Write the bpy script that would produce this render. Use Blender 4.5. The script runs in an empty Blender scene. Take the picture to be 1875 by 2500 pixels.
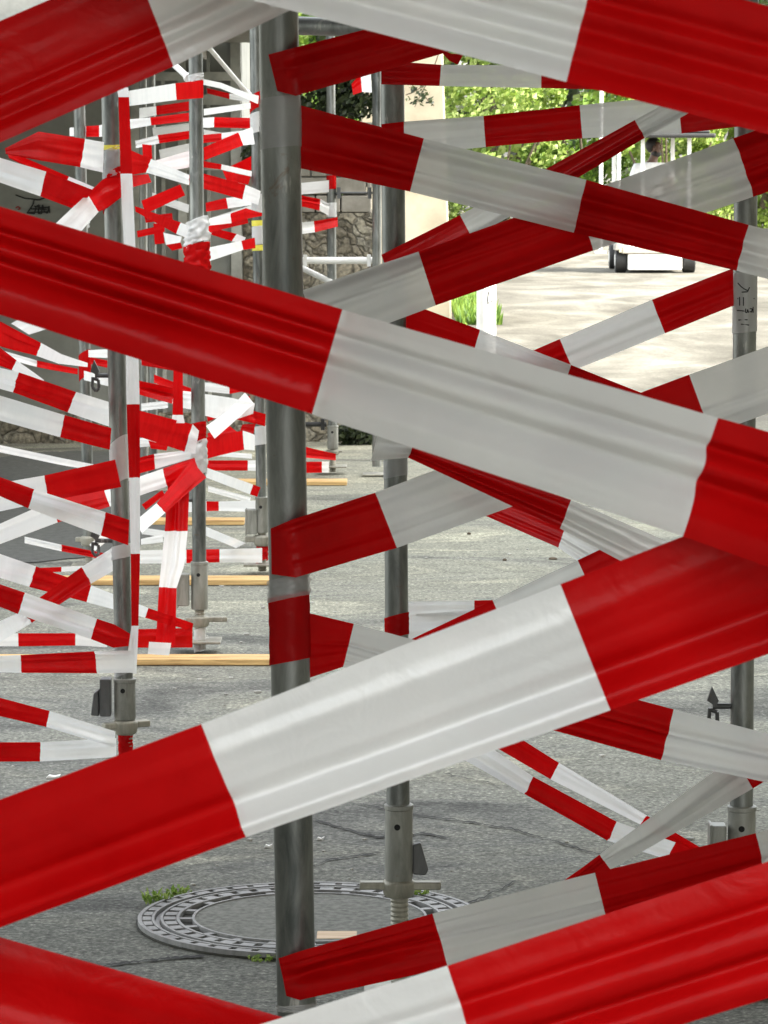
import bpy, bmesh, math, random
from mathutils import Vector, Matrix, noise
R = math.radians
random.seed(7)
scene = bpy.context.scene
COL = scene.collection

# ------------------------------------------------------------------ camera
F = 9000.0; HOR = 340.0; CAMH = 1.78; K = 9000.0/8300.0
TAN = (1250-HOR)/F; TH = math.atan(TAN)
cd = bpy.data.cameras.new('camera'); cam = bpy.data.objects.new('camera', cd); COL.objects.link(cam)
cam.location = (0, 0, CAMH); cam.rotation_euler = (R(90)-TH, 0, 0)
cd.sensor_fit = 'VERTICAL'; cd.sensor_height = 36.0; cd.lens = 36.0*F/2500.0
cd.clip_start = 0.1; cd.clip_end = 2000
cd.dof.use_dof = True; cd.dof.focus_distance = 6.5; cd.dof.aperture_fstop = 60
scene.camera = cam
scene.render.resolution_x = 768; scene.render.resolution_y = 1024

# ------------------------------------------------------------------ light
SUN_EL = R(42); SUN_AZ = R(108)            # from the right, slightly behind the camera
w = bpy.data.worlds.new("World"); scene.world = w; w.use_nodes = True
nt = w.node_tree; nt.nodes.clear()
sky = nt.nodes.new('ShaderNodeTexSky'); sky.sky_type = 'NISHITA'; sky.sun_disc = False
sky.sun_elevation = SUN_EL; sky.sun_rotation = SUN_AZ
sky.air_density = 1.0; sky.dust_density = 3.0; sky.ozone_density = 1.0
bg = nt.nodes.new('ShaderNodeBackground'); bg.inputs['Strength'].default_value = 0.15
wo = nt.nodes.new('ShaderNodeOutputWorld')
hs_ = nt.nodes.new('ShaderNodeHueSaturation'); hs_.inputs['Saturation'].default_value = .30   # thin white cloud veil
tn = nt.nodes.new('ShaderNodeMixRGB'); tn.blend_type = 'MULTIPLY'; tn.inputs[0].default_value = 1; tn.inputs[2].default_value = (1.0, .985, .93, 1)
nt.links.new(sky.outputs[0], hs_.inputs['Color']); nt.links.new(hs_.outputs[0], tn.inputs[1]); nt.links.new(tn.outputs[0], bg.inputs['Color']); nt.links.new(bg.outputs[0], wo.inputs['Surface'])
sl = bpy.data.lights.new('sun', 'SUN'); sl.energy = 2.0; sl.angle = R(0.5); sl.color = (1, .95, .86)
so = bpy.data.objects.new('sun', sl); COL.objects.link(so)
sd = Vector((math.sin(SUN_AZ)*math.cos(SUN_EL), math.cos(SUN_AZ)*math.cos(SUN_EL), math.sin(SUN_EL)))
so.rotation_euler = (-sd).to_track_quat('-Z', 'Y').to_euler(); so.location = (20, -10, 30)
vs = scene.view_settings
vs.view_transform = 'Standard'; vs.look = 'None'; vs.gamma = 1; vs.exposure = 2.72; vs.use_curve_mapping = False

# ------------------------------------------------------------------ geometry helpers
def WY(px, py, Y):
    """world point at distance Y that stands where the photo shows (px,py)"""
    a = (px-937.5)/F; b = (py-1250)/F
    c, s = math.cos(TH), math.sin(TH)
    dx, dy, dz = a, c-b*s, -s-b*c
    t = Y/dy
    return Vector((dx*t, Y, CAMH+dz*t))
def WD(px, py, d): return WY(px, py, d*K)
def G(px, py, z=0.0):
    a = (px-937.5)/F; b = (py-1250)/F
    c, s = math.cos(TH), math.sin(TH)
    t = (z-CAMH)/(-s-b*c)
    return Vector((a*t, (c-b*s)*t, z))

def link(name, me, mats, parent=None, smooth=True):
    o = bpy.data.objects.new(name, me); COL.objects.link(o)
    for m in (mats if isinstance(mats, (list, tuple)) else [mats]): me.materials.append(m)
    if smooth: me.polygons.foreach_set('use_smooth', [True]*len(me.polygons))
    if parent: o.parent = parent
    return o
class MB:
    def __init__(s): s.v = []; s.f = []; s.m = []
    def add(s, vs_, fs, mi=0):
        n = len(s.v); s.v += [tuple(v) for v in vs_]; s.f += [tuple(i+n for i in f) for f in fs]; s.m += [mi]*len(fs)
    def box(s, c, size, mi=0, rot=None):
        hx, hy, hz = size[0]/2, size[1]/2, size[2]/2
        P = [Vector((x, y, z)) for x in (-hx, hx) for y in (-hy, hy) for z in (-hz, hz)]
        if rot: P = [rot @ p for p in P]
        c = Vector(c)
        s.add([p+c for p in P], [(0,1,3,2),(4,6,7,5),(0,4,5,1),(2,3,7,6),(0,2,6,4),(1,5,7,3)], mi)
    def box2(s, a, b, mi=0):
        s.box([(a[i]+b[i])/2 for i in range(3)], [abs(b[i]-a[i]) for i in range(3)], mi)
    def tube(s, a, b, r, r2=None, n=20, mi=0, caps=True, hollow=0):
        a = Vector(a); b = Vector(b); r2 = r if r2 is None else r2
        z = (b-a).normalized(); x = z.orthogonal().normalized(); y = z.cross(x)
        V = []
        for p, q in ((a, r), (b, r2)):
            for k in range(n):
                t = 2*math.pi*k/n; V.append(p+(x*math.cos(t)+y*math.sin(t))*q)
        fs = [(k, (k+1) % n, n+(k+1) % n, n+k) for k in range(n)]
        if caps: fs += [tuple(range(n-1, -1, -1)), tuple(range(n, 2*n))]
        s.add(V, fs, mi)
    def path(s, pts, r, n=8, mi=0):
        for a, b in zip(pts[:-1], pts[1:]): s.tube(a, b, r, n=n, mi=mi)
    def prism(s, poly, y0, y1, mi=0):      # poly in x,z
        n = len(poly)
        V = [(x, y0, z) for x, z in poly]+[(x, y1, z) for x, z in poly]
        s.add(V, [tuple(range(n)), tuple(range(2*n-1, n-1, -1))]+[(k, n+k, n+(k+1) % n, (k+1) % n) for k in range(n)], mi)
    def mesh(s, name):
        me = bpy.data.meshes.new(name); me.from_pydata(s.v, [], s.f); me.update()
        me.polygons.foreach_set('material_index', s.m); return me
    def build(s, name, mats, parent=None, smooth=False, bevel=0):
        o = link(name, s.mesh(name), mats, parent, smooth)
        if bevel:
            b = o.modifiers.new('bevel', 'BEVEL'); b.width = bevel; b.segments = 2; b.limit_method = 'ANGLE'
        if smooth == 'auto': autosmooth(o)
        return o
def autosmooth(o, ang=40):
    bm = bmesh.new(); bm.from_mesh(o.data)
    bmesh.ops.recalc_face_normals(bm, faces=bm.faces)
    for e in bm.edges:
        if len(e.link_faces) == 2 and e.calc_face_angle(0) > R(ang): e.smooth = False
    for f in bm.faces: f.smooth = True
    bm.to_mesh(o.data); bm.free()
def tag(o, label, cat=None, group=None, kind=None):
    if label: o['label'] = label
    if cat: o['category'] = cat
    if group: o['group'] = group
    if kind: o['kind'] = kind
    return o
def empty(name, loc, label, cat, group=None):
    o = bpy.data.objects.new(name, None); COL.objects.link(o); o.location = loc; o.empty_display_size = .1
    return tag(o, label, cat, group)
def setparent(o, p):
    o.parent = p; o.matrix_parent_inverse = Matrix.Translation(p.location).inverted()

# ------------------------------------------------------------------ materials
def mat(name):
    m = bpy.data.materials.new(name); m.use_nodes = True
    n = m.node_tree; n.nodes.clear()
    return m, n, (lambda t, **k: _nd(n, t, k)), n.links.new
def _nd(n, t, k):
    x = n.nodes.new('ShaderNode'+t)
    for a, b in k.items(): setattr(x, a, b)
    return x
def ramp(nd, pts, interp='LINEAR'):
    r = nd('ValToRGB'); r.color_ramp.interpolation = interp
    e = r.color_ramp.elements
    while len(e) > 1: e.remove(e[-1])
    e[0].position = pts[0][0]; e[0].color = (*pts[0][1], 1)
    for p, c in pts[1:]:
        q = e.new(p); q.color = (*c, 1)
    return r
def noise_n(nd, ln, scale, detail=4, rough=.6, vec=None, dist=0):
    n = nd('TexNoise'); n.inputs['Scale'].default_value = scale; n.inputs['Detail'].default_value = detail
    n.inputs['Roughness'].default_value = rough; n.inputs['Distortion'].default_value = dist
    if vec is not None: ln(vec, n.inputs['Vector'])
    return n
def g3(v): return (v, v, v)

def tape_mat(name, c1, c2, transl, clear, rough=.30, sheen=.035):
    m, n, nd, ln = mat(name)
    tc = nd('TexCoord')
    no = noise_n(nd, ln, 9, 4, .6, tc.outputs['Object'])
    rp = ramp(nd, [(.35, c1), (.65, c2)]); ln(no.outputs[0], rp.inputs[0])
    p = nd('BsdfPrincipled'); ln(rp.outputs[0], p.inputs['Base Color'])
    p.inputs['Roughness'].default_value = .8; p.inputs['Specular IOR Level'].default_value = 0
    t = nd('BsdfTranslucent'); ln(rp.outputs[0], t.inputs['Color'])
    fine = noise_n(nd, ln, 160, 3, .6, tc.outputs['Object'])
    wr = noise_n(nd, ln, 26, 3, .5, tc.outputs['Object'], 1.2)
    b = nd('Bump'); b.inputs['Strength'].default_value = .14; b.inputs['Distance'].default_value = .002
    b2 = nd('Bump'); b2.inputs['Strength'].default_value = .22; b2.inputs['Distance'].default_value = .006
    ln(fine.outputs[0], b.inputs['Height']); ln(wr.outputs[0], b2.inputs['Height']); ln(b2.outputs[0], b.inputs['Normal'])
    ln(b.outputs[0], p.inputs['Normal'])
    gl = nd('BsdfGlossy'); gl.inputs['Roughness'].default_value = rough; gl.inputs['Color'].default_value = (1, 1, 1, 1); ln(b.outputs[0], gl.inputs['Normal'])
    m0 = nd('MixShader'); m0.inputs[0].default_value = sheen; ln(p.outputs[0], m0.inputs[1]); ln(gl.outputs[0], m0.inputs[2])
    mx = nd('MixShader'); mx.inputs[0].default_value = transl; ln(m0.outputs[0], mx.inputs[1]); ln(t.outputs[0], mx.inputs[2])
    tr = nd('BsdfTransparent'); m2 = nd('MixShader'); m2.inputs[0].default_value = clear
    ln(mx.outputs[0], m2.inputs[1]); ln(tr.outputs[0], m2.inputs[2])
    o = nd('OutputMaterial'); ln(m2.outputs[0], o.inputs[0])
    return m
M_RED = tape_mat('red_tape_film', (.50, .002, .003), (.60, .004, .005), .30, .0, .26, .011)
M_WHT = tape_mat('white_tape_film', (.84, .845, .84), (.90, .90, .89), .42, .045, .26, .10)
M_WHN = tape_mat('white_tape_film_thick', (.84, .845, .84), (.89, .89, .88), .30, .02, .30, .12)
M_CLR = tape_mat('clear_tape_film', (.75, .75, .76), (.85, .85, .86), .3, .62, .25)
M_PNK = tape_mat('faded_print_edge', (.80, .45, .45), (.85, .6, .6), .34, .12)

def steel(name, a, b, met=.55, rough=.42):
    m, n, nd, ln = mat(name)
    tc = nd('TexCoord'); mp = nd('Mapping'); mp.inputs['Scale'].default_value = (1, 1, .25); ln(tc.outputs['Object'], mp.inputs['Vector'])
    n1 = noise_n(nd, ln, 38, 5, .65, mp.outputs[0], .6); n2 = noise_n(nd, ln, 7, 3, .5, mp.outputs[0])
    mx = nd('Math', operation='ADD'); ln(n1.outputs[0], mx.inputs[0]); ln(n2.outputs[0], mx.inputs[1])
    hv = nd('Math', operation='MULTIPLY'); ln(mx.outputs[0], hv.inputs[0]); hv.inputs[1].default_value = .5
    rp = ramp(nd, [(.36, a), (.62, b)]); ln(hv.outputs[0], rp.inputs[0])
    n3 = noise_n(nd, ln, 60, 3, .7, mp.outputs[0]); n4 = noise_n(nd, ln, 11, 2, .5, tc.outputs['Object']); sm_ = nd('Math', operation='MULTIPLY'); ln(n3.outputs[0], sm_.inputs[0]); ln(n4.outputs[0], sm_.inputs[1])
    sr = ramp(nd, [(.385, g3(0)), (.43, g3(.5))]); ln(sm_.outputs[0], sr.inputs[0])
    r3 = noise_n(nd, ln, 24, 4, .7, tc.outputs['Object'], 1); rr3 = ramp(nd, [(.66, g3(0)), (.72, g3(.5))]); ln(r3.outputs[0], rr3.inputs[0])
    c1_ = nd('MixRGB'); ln(sr.outputs[0], c1_.inputs[0]); ln(rp.outputs[0], c1_.inputs[1]); c1_.inputs[2].default_value = (.55, .54, .50, 1)
    c2_ = nd('MixRGB'); ln(rr3.outputs[0], c2_.inputs[0]); ln(c1_.outputs[0], c2_.inputs[1]); c2_.inputs[2].default_value = (.16, .10, .06, 1); rp = c2_
    p = nd('BsdfPrincipled'); ln(rp.outputs[0], p.inputs['Base Color'])
    mm_ = nd('Math', operation='MULTIPLY_ADD'); ln(sr.outputs[0], mm_.inputs[0]); mm_.inputs[1].default_value = -met*.8; mm_.inputs[2].default_value = met; ln(mm_.outputs[0], p.inputs['Metallic'])
    rr = nd('MapRange'); ln(n1.outputs[0], rr.inputs[0]); rr.inputs[3].default_value = rough-.1; rr.inputs[4].default_value = rough+.15
    ln(rr.outputs[0], p.inputs['Roughness'])
    bp = nd('Bump'); bp.inputs['Strength'].default_value = .25; bp.inputs['Distance'].default_value = .0015; ln(n1.outputs[0], bp.inputs['Height']); ln(bp.outputs[0], p.inputs['Normal'])
    o = nd('OutputMaterial'); ln(p.outputs[0], o.inputs[0]); return m
M_STEEL = steel('galvanised_steel', (.09, .098, .095), (.30, .31, .295), .85, .40)
M_SLEEVE = steel('worn_galvanised_sleeve', (.16, .165, .145), (.38, .38, .345), .4, .5)
M_CAST = steel('zinc_cast_fittings', (.16, .155, .125), (.40, .385, .32), .3, .5)
M_DARKST = steel('dark_steel_fittings', (.05, .055, .055), (.12, .12, .12), .4, .45)
def plain(name, c, rough=.6, c2=None, scale=12, bump=0, met=0, coords='Object'):
    m, n, nd, ln = mat(name); tc = nd('TexCoord')
    no = noise_n(nd, ln, scale, 5, .6, tc.outputs[coords])
    c2 = c2 or tuple(x*.8 for x in c)
    rp = ramp(nd, [(.35, c2), (.65, c)]); ln(no.outputs[0], rp.inputs[0])
    p = nd('BsdfPrincipled'); ln(rp.outputs[0], p.inputs['Base Color']); p.inputs['Roughness'].default_value = rough; p.inputs['Metallic'].default_value = met
    if bump:
        b = nd('Bump'); b.inputs['Strength'].default_value = bump; b.inputs['Distance'].default_value = .02; ln(no.outputs[0], b.inputs['Height']); ln(b.outputs[0], p.inputs['Normal'])
    o = nd('OutputMaterial'); ln(p.outputs[0], o.inputs[0]); return m
M_WHITE = plain('white_paint', (.82, .82, .80), .45, (.72, .72, .69))
M_BLACK = plain('black_rubber', (.02, .02, .02), .6)
M_GAP = plain('dark_slot', (.012, .012, .012), .9)
M_SKIN = plain('brown_skin', (.10, .05, .032), .5)
M_HAIR = plain('black_hair', (.012, .010, .010), .6)
M_SHIRT = plain('white_cotton', (.80, .80, .80), .8)
M_DENIM = plain('dark_trousers', (.03, .035, .05), .8)
M_YEL = plain('yellow_sticker', (.75, .68, .08), .5)
M_INK = plain('black_ink', (.015, .015, .015), .7)
M_REDINK = plain('red_ink', (.35, .02, .02), .7)

def wood(name, a, b):
    m, n, nd, ln = mat(name); tc = nd('TexCoord'); mp = nd('Mapping'); mp.inputs['Scale'].default_value = (1.2, 18, 18)
    ln(tc.outputs['Object'], mp.inputs['Vector'])
    n1 = noise_n(nd, ln, 3, 6, .6, mp.outputs[0], .8)
    rp = ramp(nd, [(.35, a), (.6, b)]); ln(n1.outputs[0], rp.inputs[0])
    p = nd('BsdfPrincipled'); ln(rp.outputs[0], p.inputs['Base Color']); p.inputs['Roughness'].default_value = .65
    o = nd('OutputMaterial'); ln(p.outputs[0], o.inputs[0]); return m
M_WOOD = wood('yellow_shuttering_board', (.36, .20, .07), (.74, .50, .21))
M_PINE = wood('pale_pine', (.50, .33, .18), (.70, .52, .34))
M_DECK = wood('grey_deck_planks', (.14, .12, .10), (.26, .23, .19))
M_BEAM = wood('grey_weathered_beam', (.16, .145, .12), (.34, .31, .27))

def ground_mat():
    m, n, nd, ln = mat('asphalt_and_sandy_yard')
    tc = nd('TexCoord'); obj = tc.outputs['Object']
    sep = nd('SeparateXYZ'); ln(obj, sep.inputs[0])
    sp = noise_n(nd, ln, 75, 6, .75, obj); sp2 = noise_n(nd, ln, 22, 4, .6, obj); bmp = nd('Mapping'); bmp.inputs['Scale'].default_value = (.55, 1, 1); ln(obj, bmp.inputs['Vector']); big = noise_n(nd, ln, 1.5, 6, .62, bmp.outputs[0], .9)
    vo = nd('TexVoronoi'); vo.inputs['Scale'].default_value = 95; ln(obj, vo.inputs['Vector'])
    a1 = ramp(nd, [(.34, (.070, .072, .067)), (.48, (.142, .146, .135)), (.56, (.19, .195, .178)), (.68, (.37, .37, .34))]); ln(sp.outputs[0], a1.inputs[0])
    st = ramp(nd, [(0, g3(1.35)), (.25, g3(1.0)), (.6, g3(.72))]); ln(vo.outputs['Distance'], st.inputs[0])
    md_ = noise_n(nd, ln, 34, 3, .7, obj, 1.5); mdr = ramp(nd, [(.38, g3(.68)), (.5, g3(1)), (.62, g3(1.32))]); ln(md_.outputs[0], mdr.inputs[0])
    a2 = nd('MixRGB', blend_type='MULTIPLY'); a2.inputs[0].default_value = .8; ln(a1.outputs[0], a2.inputs[1]); ln(mdr.outputs[0], a2.inputs[2]); a1 = a2
    mu = nd('MixRGB', blend_type='MULTIPLY'); mu.inputs[0].default_value = .6; ln(a1.outputs[0], mu.inputs[1]); ln(st.outputs[0], mu.inputs[2])
    bgp = ramp(nd, [(.34, g3(.55)), (.43, g3(.95)), (.50, (1.25, 1.25, 1.2)), (.56, (.95, .95, .92)), (.66, (1.7, 1.67, 1.55))]); ln(big.outputs[0], bgp.inputs[0])
    mu2 = nd('MixRGB', blend_type='MULTIPLY'); mu2.inputs[0].default_value = 1; ln(mu.outputs[0], mu2.inputs[1]); ln(bgp.outputs[0], mu2.inputs[2])
    # paler worn asphalt right of the posts
    wx = nd('Math', operation='MULTIPLY_ADD'); ln(sep.outputs['X'], wx.inputs[0]); wx.inputs[1].default_value = 1.6; ln(sep.outputs['Y'], wx.inputs[2])
    wn = nd('Math', operation='MULTIPLY_ADD'); ln(big.outputs[0], wn.inputs[0]); wn.inputs[1].default_value = 9; ln(wx.outputs[0], wn.inputs[2])
    wr_ = nd('MapRange'); ln(wn.outputs[0], wr_.inputs[0]); wr_.inputs[1].default_value = 13; wr_.inputs[2].default_value = 25
    wc = nd('MixRGB', blend_type='MULTIPLY'); ln(wr_.outputs[0], wc.inputs[0]); ln(mu2.outputs[0], wc.inputs[1]); wc.inputs[2].default_value = (1.75, 1.70, 1.50, 1); mu2 = wc
    # sandy dust lies on the far yard
    mp = nd('Mapping'); mp.inputs['Scale'].default_value = (.5, .22, 1); ln(obj, mp.inputs['Vector'])
    dn = noise_n(nd, ln, 2.2, 6, .65, mp.outputs[0], .5)
    sandc = ramp(nd, [(.34, (.062, .057, .044)), (.5, (.115, .108, .088)), (.66, (.19, .18, .15))]); ln(dn.outputs[0], sandc.inputs[0])
    fine = noise_n(nd, ln, 30, 5, .7, obj); fr = ramp(nd, [(.35, g3(.7)), (.65, g3(1.2))]); ln(fine.outputs[0], fr.inputs[0])
    sm = nd('MixRGB', blend_type='MULTIPLY'); sm.inputs[0].default_value = 1; ln(sandc.outputs[0], sm.inputs[1]); ln(fr.outputs[0], sm.inputs[2])
    # mask grows with distance to the yard, broken by noise
    fx = nd('Math', operation='MULTIPLY_ADD'); ln(sep.outputs['X'], fx.inputs[0]); fx.inputs[1].default_value = 1.1; ln(sep.outputs['Y'], fx.inputs[2])
    nz = nd('Math', operation='MULTIPLY_ADD'); ln(dn.outputs[0], nz.inputs[0]); nz.inputs[1].default_value = 7; ln(fx.outputs[0], nz.inputs[2])
    mr = nd('MapRange'); ln(nz.outputs[0], mr.inputs[0]); mr.inputs[1].default_value = 21; mr.inputs[2].default_value = 31
    mx = nd('MixRGB'); ln(mr.outputs[0], mx.inputs[0]); ln(mu2.outputs[0], mx.inputs[1]); ln(sm.outputs[0], mx.inputs[2])
    p = nd('BsdfPrincipled'); ln(mx.outputs[0], p.inputs['Base Color']); p.inputs['Roughness'].default_value = .9
    p.inputs['Specular IOR Level'].default_value = .2
    b = nd('Bump'); b.inputs['Strength'].default_value = .3; b.inputs['Distance'].default_value = .005; ln(sp.outputs[0], b.inputs['Height'])
    ln(b.outputs[0], p.inputs['Normal'])
    o = nd('OutputMaterial'); ln(p.outputs[0], o.inputs[0]); return m
M_GROUND = ground_mat()

def rubble_mat():
    m, n, nd, ln = mat('rubble_masonry'); tc = nd('TexCoord'); obj = tc.outputs['Object']
    nz = noise_n(nd, ln, 4, 3, .5, obj); mixv = nd('MixRGB'); mixv.inputs[0].default_value = .3; ln(obj, mixv.inputs[1]); ln(nz.outputs['Color'], mixv.inputs[2])
    v = nd('TexVoronoi', feature='DISTANCE_TO_EDGE'); v.inputs['Scale'].default_value = 17; ln(mixv.outputs[0], v.inputs['Vector'])
    vc = nd('TexVoronoi'); vc.inputs['Scale'].default_value = 17; ln(mixv.outputs[0], vc.inputs['Vector'])
    stone = ramp(nd, [(0, (.13, .115, .085)), (.4, (.25, .22, .165)), (.75, (.35, .32, .25)), (1, (.18, .17, .14))]); ln(vc.outputs['Color'], stone.inputs[0])
    en = noise_n(nd, ln, 26, 5, .7, obj); ea = nd('Math', operation='MULTIPLY_ADD'); ln(en.outputs[0], ea.inputs[0]); ea.inputs[1].default_value = .16; ln(v.outputs['Distance'], ea.inputs[2]); edge = ramp(nd, [(.06, g3(.50)), (.17, g3(.85)), (.26, g3(1.05))]); ln(ea.outputs[0], edge.inputs[0])
    mu = nd('MixRGB', blend_type='MULTIPLY'); mu.inputs[0].default_value = 1; ln(stone.outputs[0], mu.inputs[1]); ln(edge.outputs[0], mu.inputs[2])
    f = noise_n(nd, ln, 45, 4, .6, obj); fr = ramp(nd, [(.35, g3(.5)), (.65, g3(1.4))]); ln(f.outputs[0], fr.inputs[0])
    m3 = nd('MixRGB', blend_type='MULTIPLY'); m3.inputs[0].default_value = 1; ln(mu.outputs[0], m3.inputs[1]); ln(fr.outputs[0], m3.inputs[2])
    p = nd('BsdfPrincipled'); ln(m3.outputs[0], p.inputs['Base Color']); p.inputs['Roughness'].default_value = .9
    b = nd('Bump'); b.inputs['Strength'].default_value = .8; b.inputs['Distance'].default_value = .03; ln(edge.outputs[0], b.inputs['Height']); ln(b.outputs[0], p.inputs['Normal'])
    o = nd('OutputMaterial'); ln(p.outputs[0], o.inputs[0]); return m
M_RUBBLE = rubble_mat()
M_BLOCK = plain('pale_stone_blocks', (.42, .39, .34), .9, (.26, .24, .20), 7, .4)
M_GREYWALL = plain('grey_rendered_wall', (.33, .335, .305), .85, (.24, .245, .222), 3.5, .1)
M_PALEWALL = plain('pale_grey_pilaster', (.55, .55, .50), .8, (.30, .30, .275), 5, .1)
M_CREAM = plain('cream_plaster', (.36, .325, .24), .85, (.24, .21, .15), 2.2, .15)
M_IRON = steel('worn_cast_iron', (.15, .15, .15), (.34, .34, .335), .3, .55)
M_CONC = plain('infill_concrete', (.24, .245, .22), .9, (.12, .125, .11), 60, .5)

def leaf_mat(name, a, b, c):
    m, n, nd, ln = mat(name); oi = nd('NewGeometry')
    rp = ramp(nd, [(0, a), (.5, b), (1, c)]); ln(oi.outputs['Random Per Island'], rp.inputs[0])
    p = nd('BsdfPrincipled'); ln(rp.outputs[0], p.inputs['Base Color']); p.inputs['Roughness'].default_value = .5
    t = nd('BsdfTranslucent'); ln(rp.outputs[0], t.inputs['Color'])
    mx = nd('MixShader'); mx.inputs[0].default_value = .35; ln(p.outputs[0], mx.inputs[1]); ln(t.outputs[0], mx.inputs[2])
    o = nd('OutputMaterial'); ln(mx.outputs[0], o.inputs[0]); return m
M_LEAFY = leaf_mat('yellow_green_leaves', (.09, .16, .02), (.20, .29, .04), (.38, .46, .14))
M_LEAFG = leaf_mat('mid_green_leaves', (.05, .11, .015), (.12, .22, .025), (.24, .34, .06))
M_LEAFD = leaf_mat('dark_ivy_leaves', (.010, .018, .008), (.03, .045, .015), (.07, .09, .035))
M_WEED = leaf_mat('weed_leaves', (.14, .24, .04), (.24, .36, .06), (.40, .50, .16))
M_BARK = plain('bark', (.12, .09, .06), .9, (.06, .045, .03), 20, .5)

# ------------------------------------------------------------------ setting: ground
gb = MB()
N = 60
xs = [-200+400*i/N for i in range(N+1)]; ys = [-60+460*i/N for i in range(N+1)]
gb.add([(x, y, 0) for y in ys for x in xs], [(j*(N+1)+i, j*(N+1)+i+1, (j+1)*(N+1)+i+1, (j+1)*(N+1)+i) for j in range(N) for i in range(N)])
tag(gb.build('ground', M_GROUND), 'grey speckled asphalt turning into pale sandy yard in the distance', kind='structure')

def crack(pts, wd, name='ground_crack'):
    b = MB(); P = []
    for (x0, y0), (x1, y1) in zip(pts[:-1], pts[1:]):
        n = max(3, int(math.hypot(x1-x0, y1-y0)/9))
        for i in range(n):
            t = i/n; P.append((x0+(x1-x0)*t+random.uniform(-2.5, 2.5), y0+(y1-y0)*t+random.uniform(-2.2, 2.2)))
    P.append(pts[-1]); V = []
    for i, (x, y) in enumerate(P):
        ww = wd*random.uniform(.25, 1)*(1 if 0 < i < len(P)-1 else .1)
        p = G(x, y, .004); V += [p+Vector((0, ww*2.4, 0)), p-Vector((0, ww*2.4, 0))]
    b.add(V, [(2*i, 2*i+2, 2*i+3, 2*i+1) for i in range(len(P)-1)])
    return tag(b.build(name, M_GAP), 'thin jagged dark crack in the asphalt', kind='structure')
crack([(878, 1962), (1022, 1990), (1127, 2003), (1250, 2022), (1369, 2057), (1475, 2090)], .004)
crack([(765, 1998), (840, 2022), (916, 2042), (1043, 2034), (1100, 2046)], .005)
crack([(230, 2362), (290, 2352), (400, 2340), (500, 2333)], .006)
crack([(1127, 2213), (1180, 2190), (1260, 2150)], .005)
crack([(700, 2165), (735, 2120), (820, 2095), (930, 2080)], .004)
crack([(1010, 1560), (1120, 1575), (1290, 1540), (1480, 1600)], .004)
crack([(1080, 1885), (1160, 1905), (1230, 1912)], .003)

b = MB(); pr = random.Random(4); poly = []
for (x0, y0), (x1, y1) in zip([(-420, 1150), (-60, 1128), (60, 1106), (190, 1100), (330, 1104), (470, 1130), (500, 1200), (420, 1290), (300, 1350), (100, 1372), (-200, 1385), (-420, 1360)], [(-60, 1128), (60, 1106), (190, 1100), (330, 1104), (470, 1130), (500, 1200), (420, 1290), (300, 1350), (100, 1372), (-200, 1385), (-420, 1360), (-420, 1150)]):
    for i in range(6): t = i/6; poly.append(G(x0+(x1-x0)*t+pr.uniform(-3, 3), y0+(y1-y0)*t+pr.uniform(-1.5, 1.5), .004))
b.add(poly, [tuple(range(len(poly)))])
tag(b.build('ground_shade_patch', plain('shade_dark_ground', (.085, .088, .080), .85, (.05, .052, .047), 26, .2)), 'dark flat patch painted as shade on the ground behind the left posts', kind='structure')  # dark colour stands in for the shaded band of ground here
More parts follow.
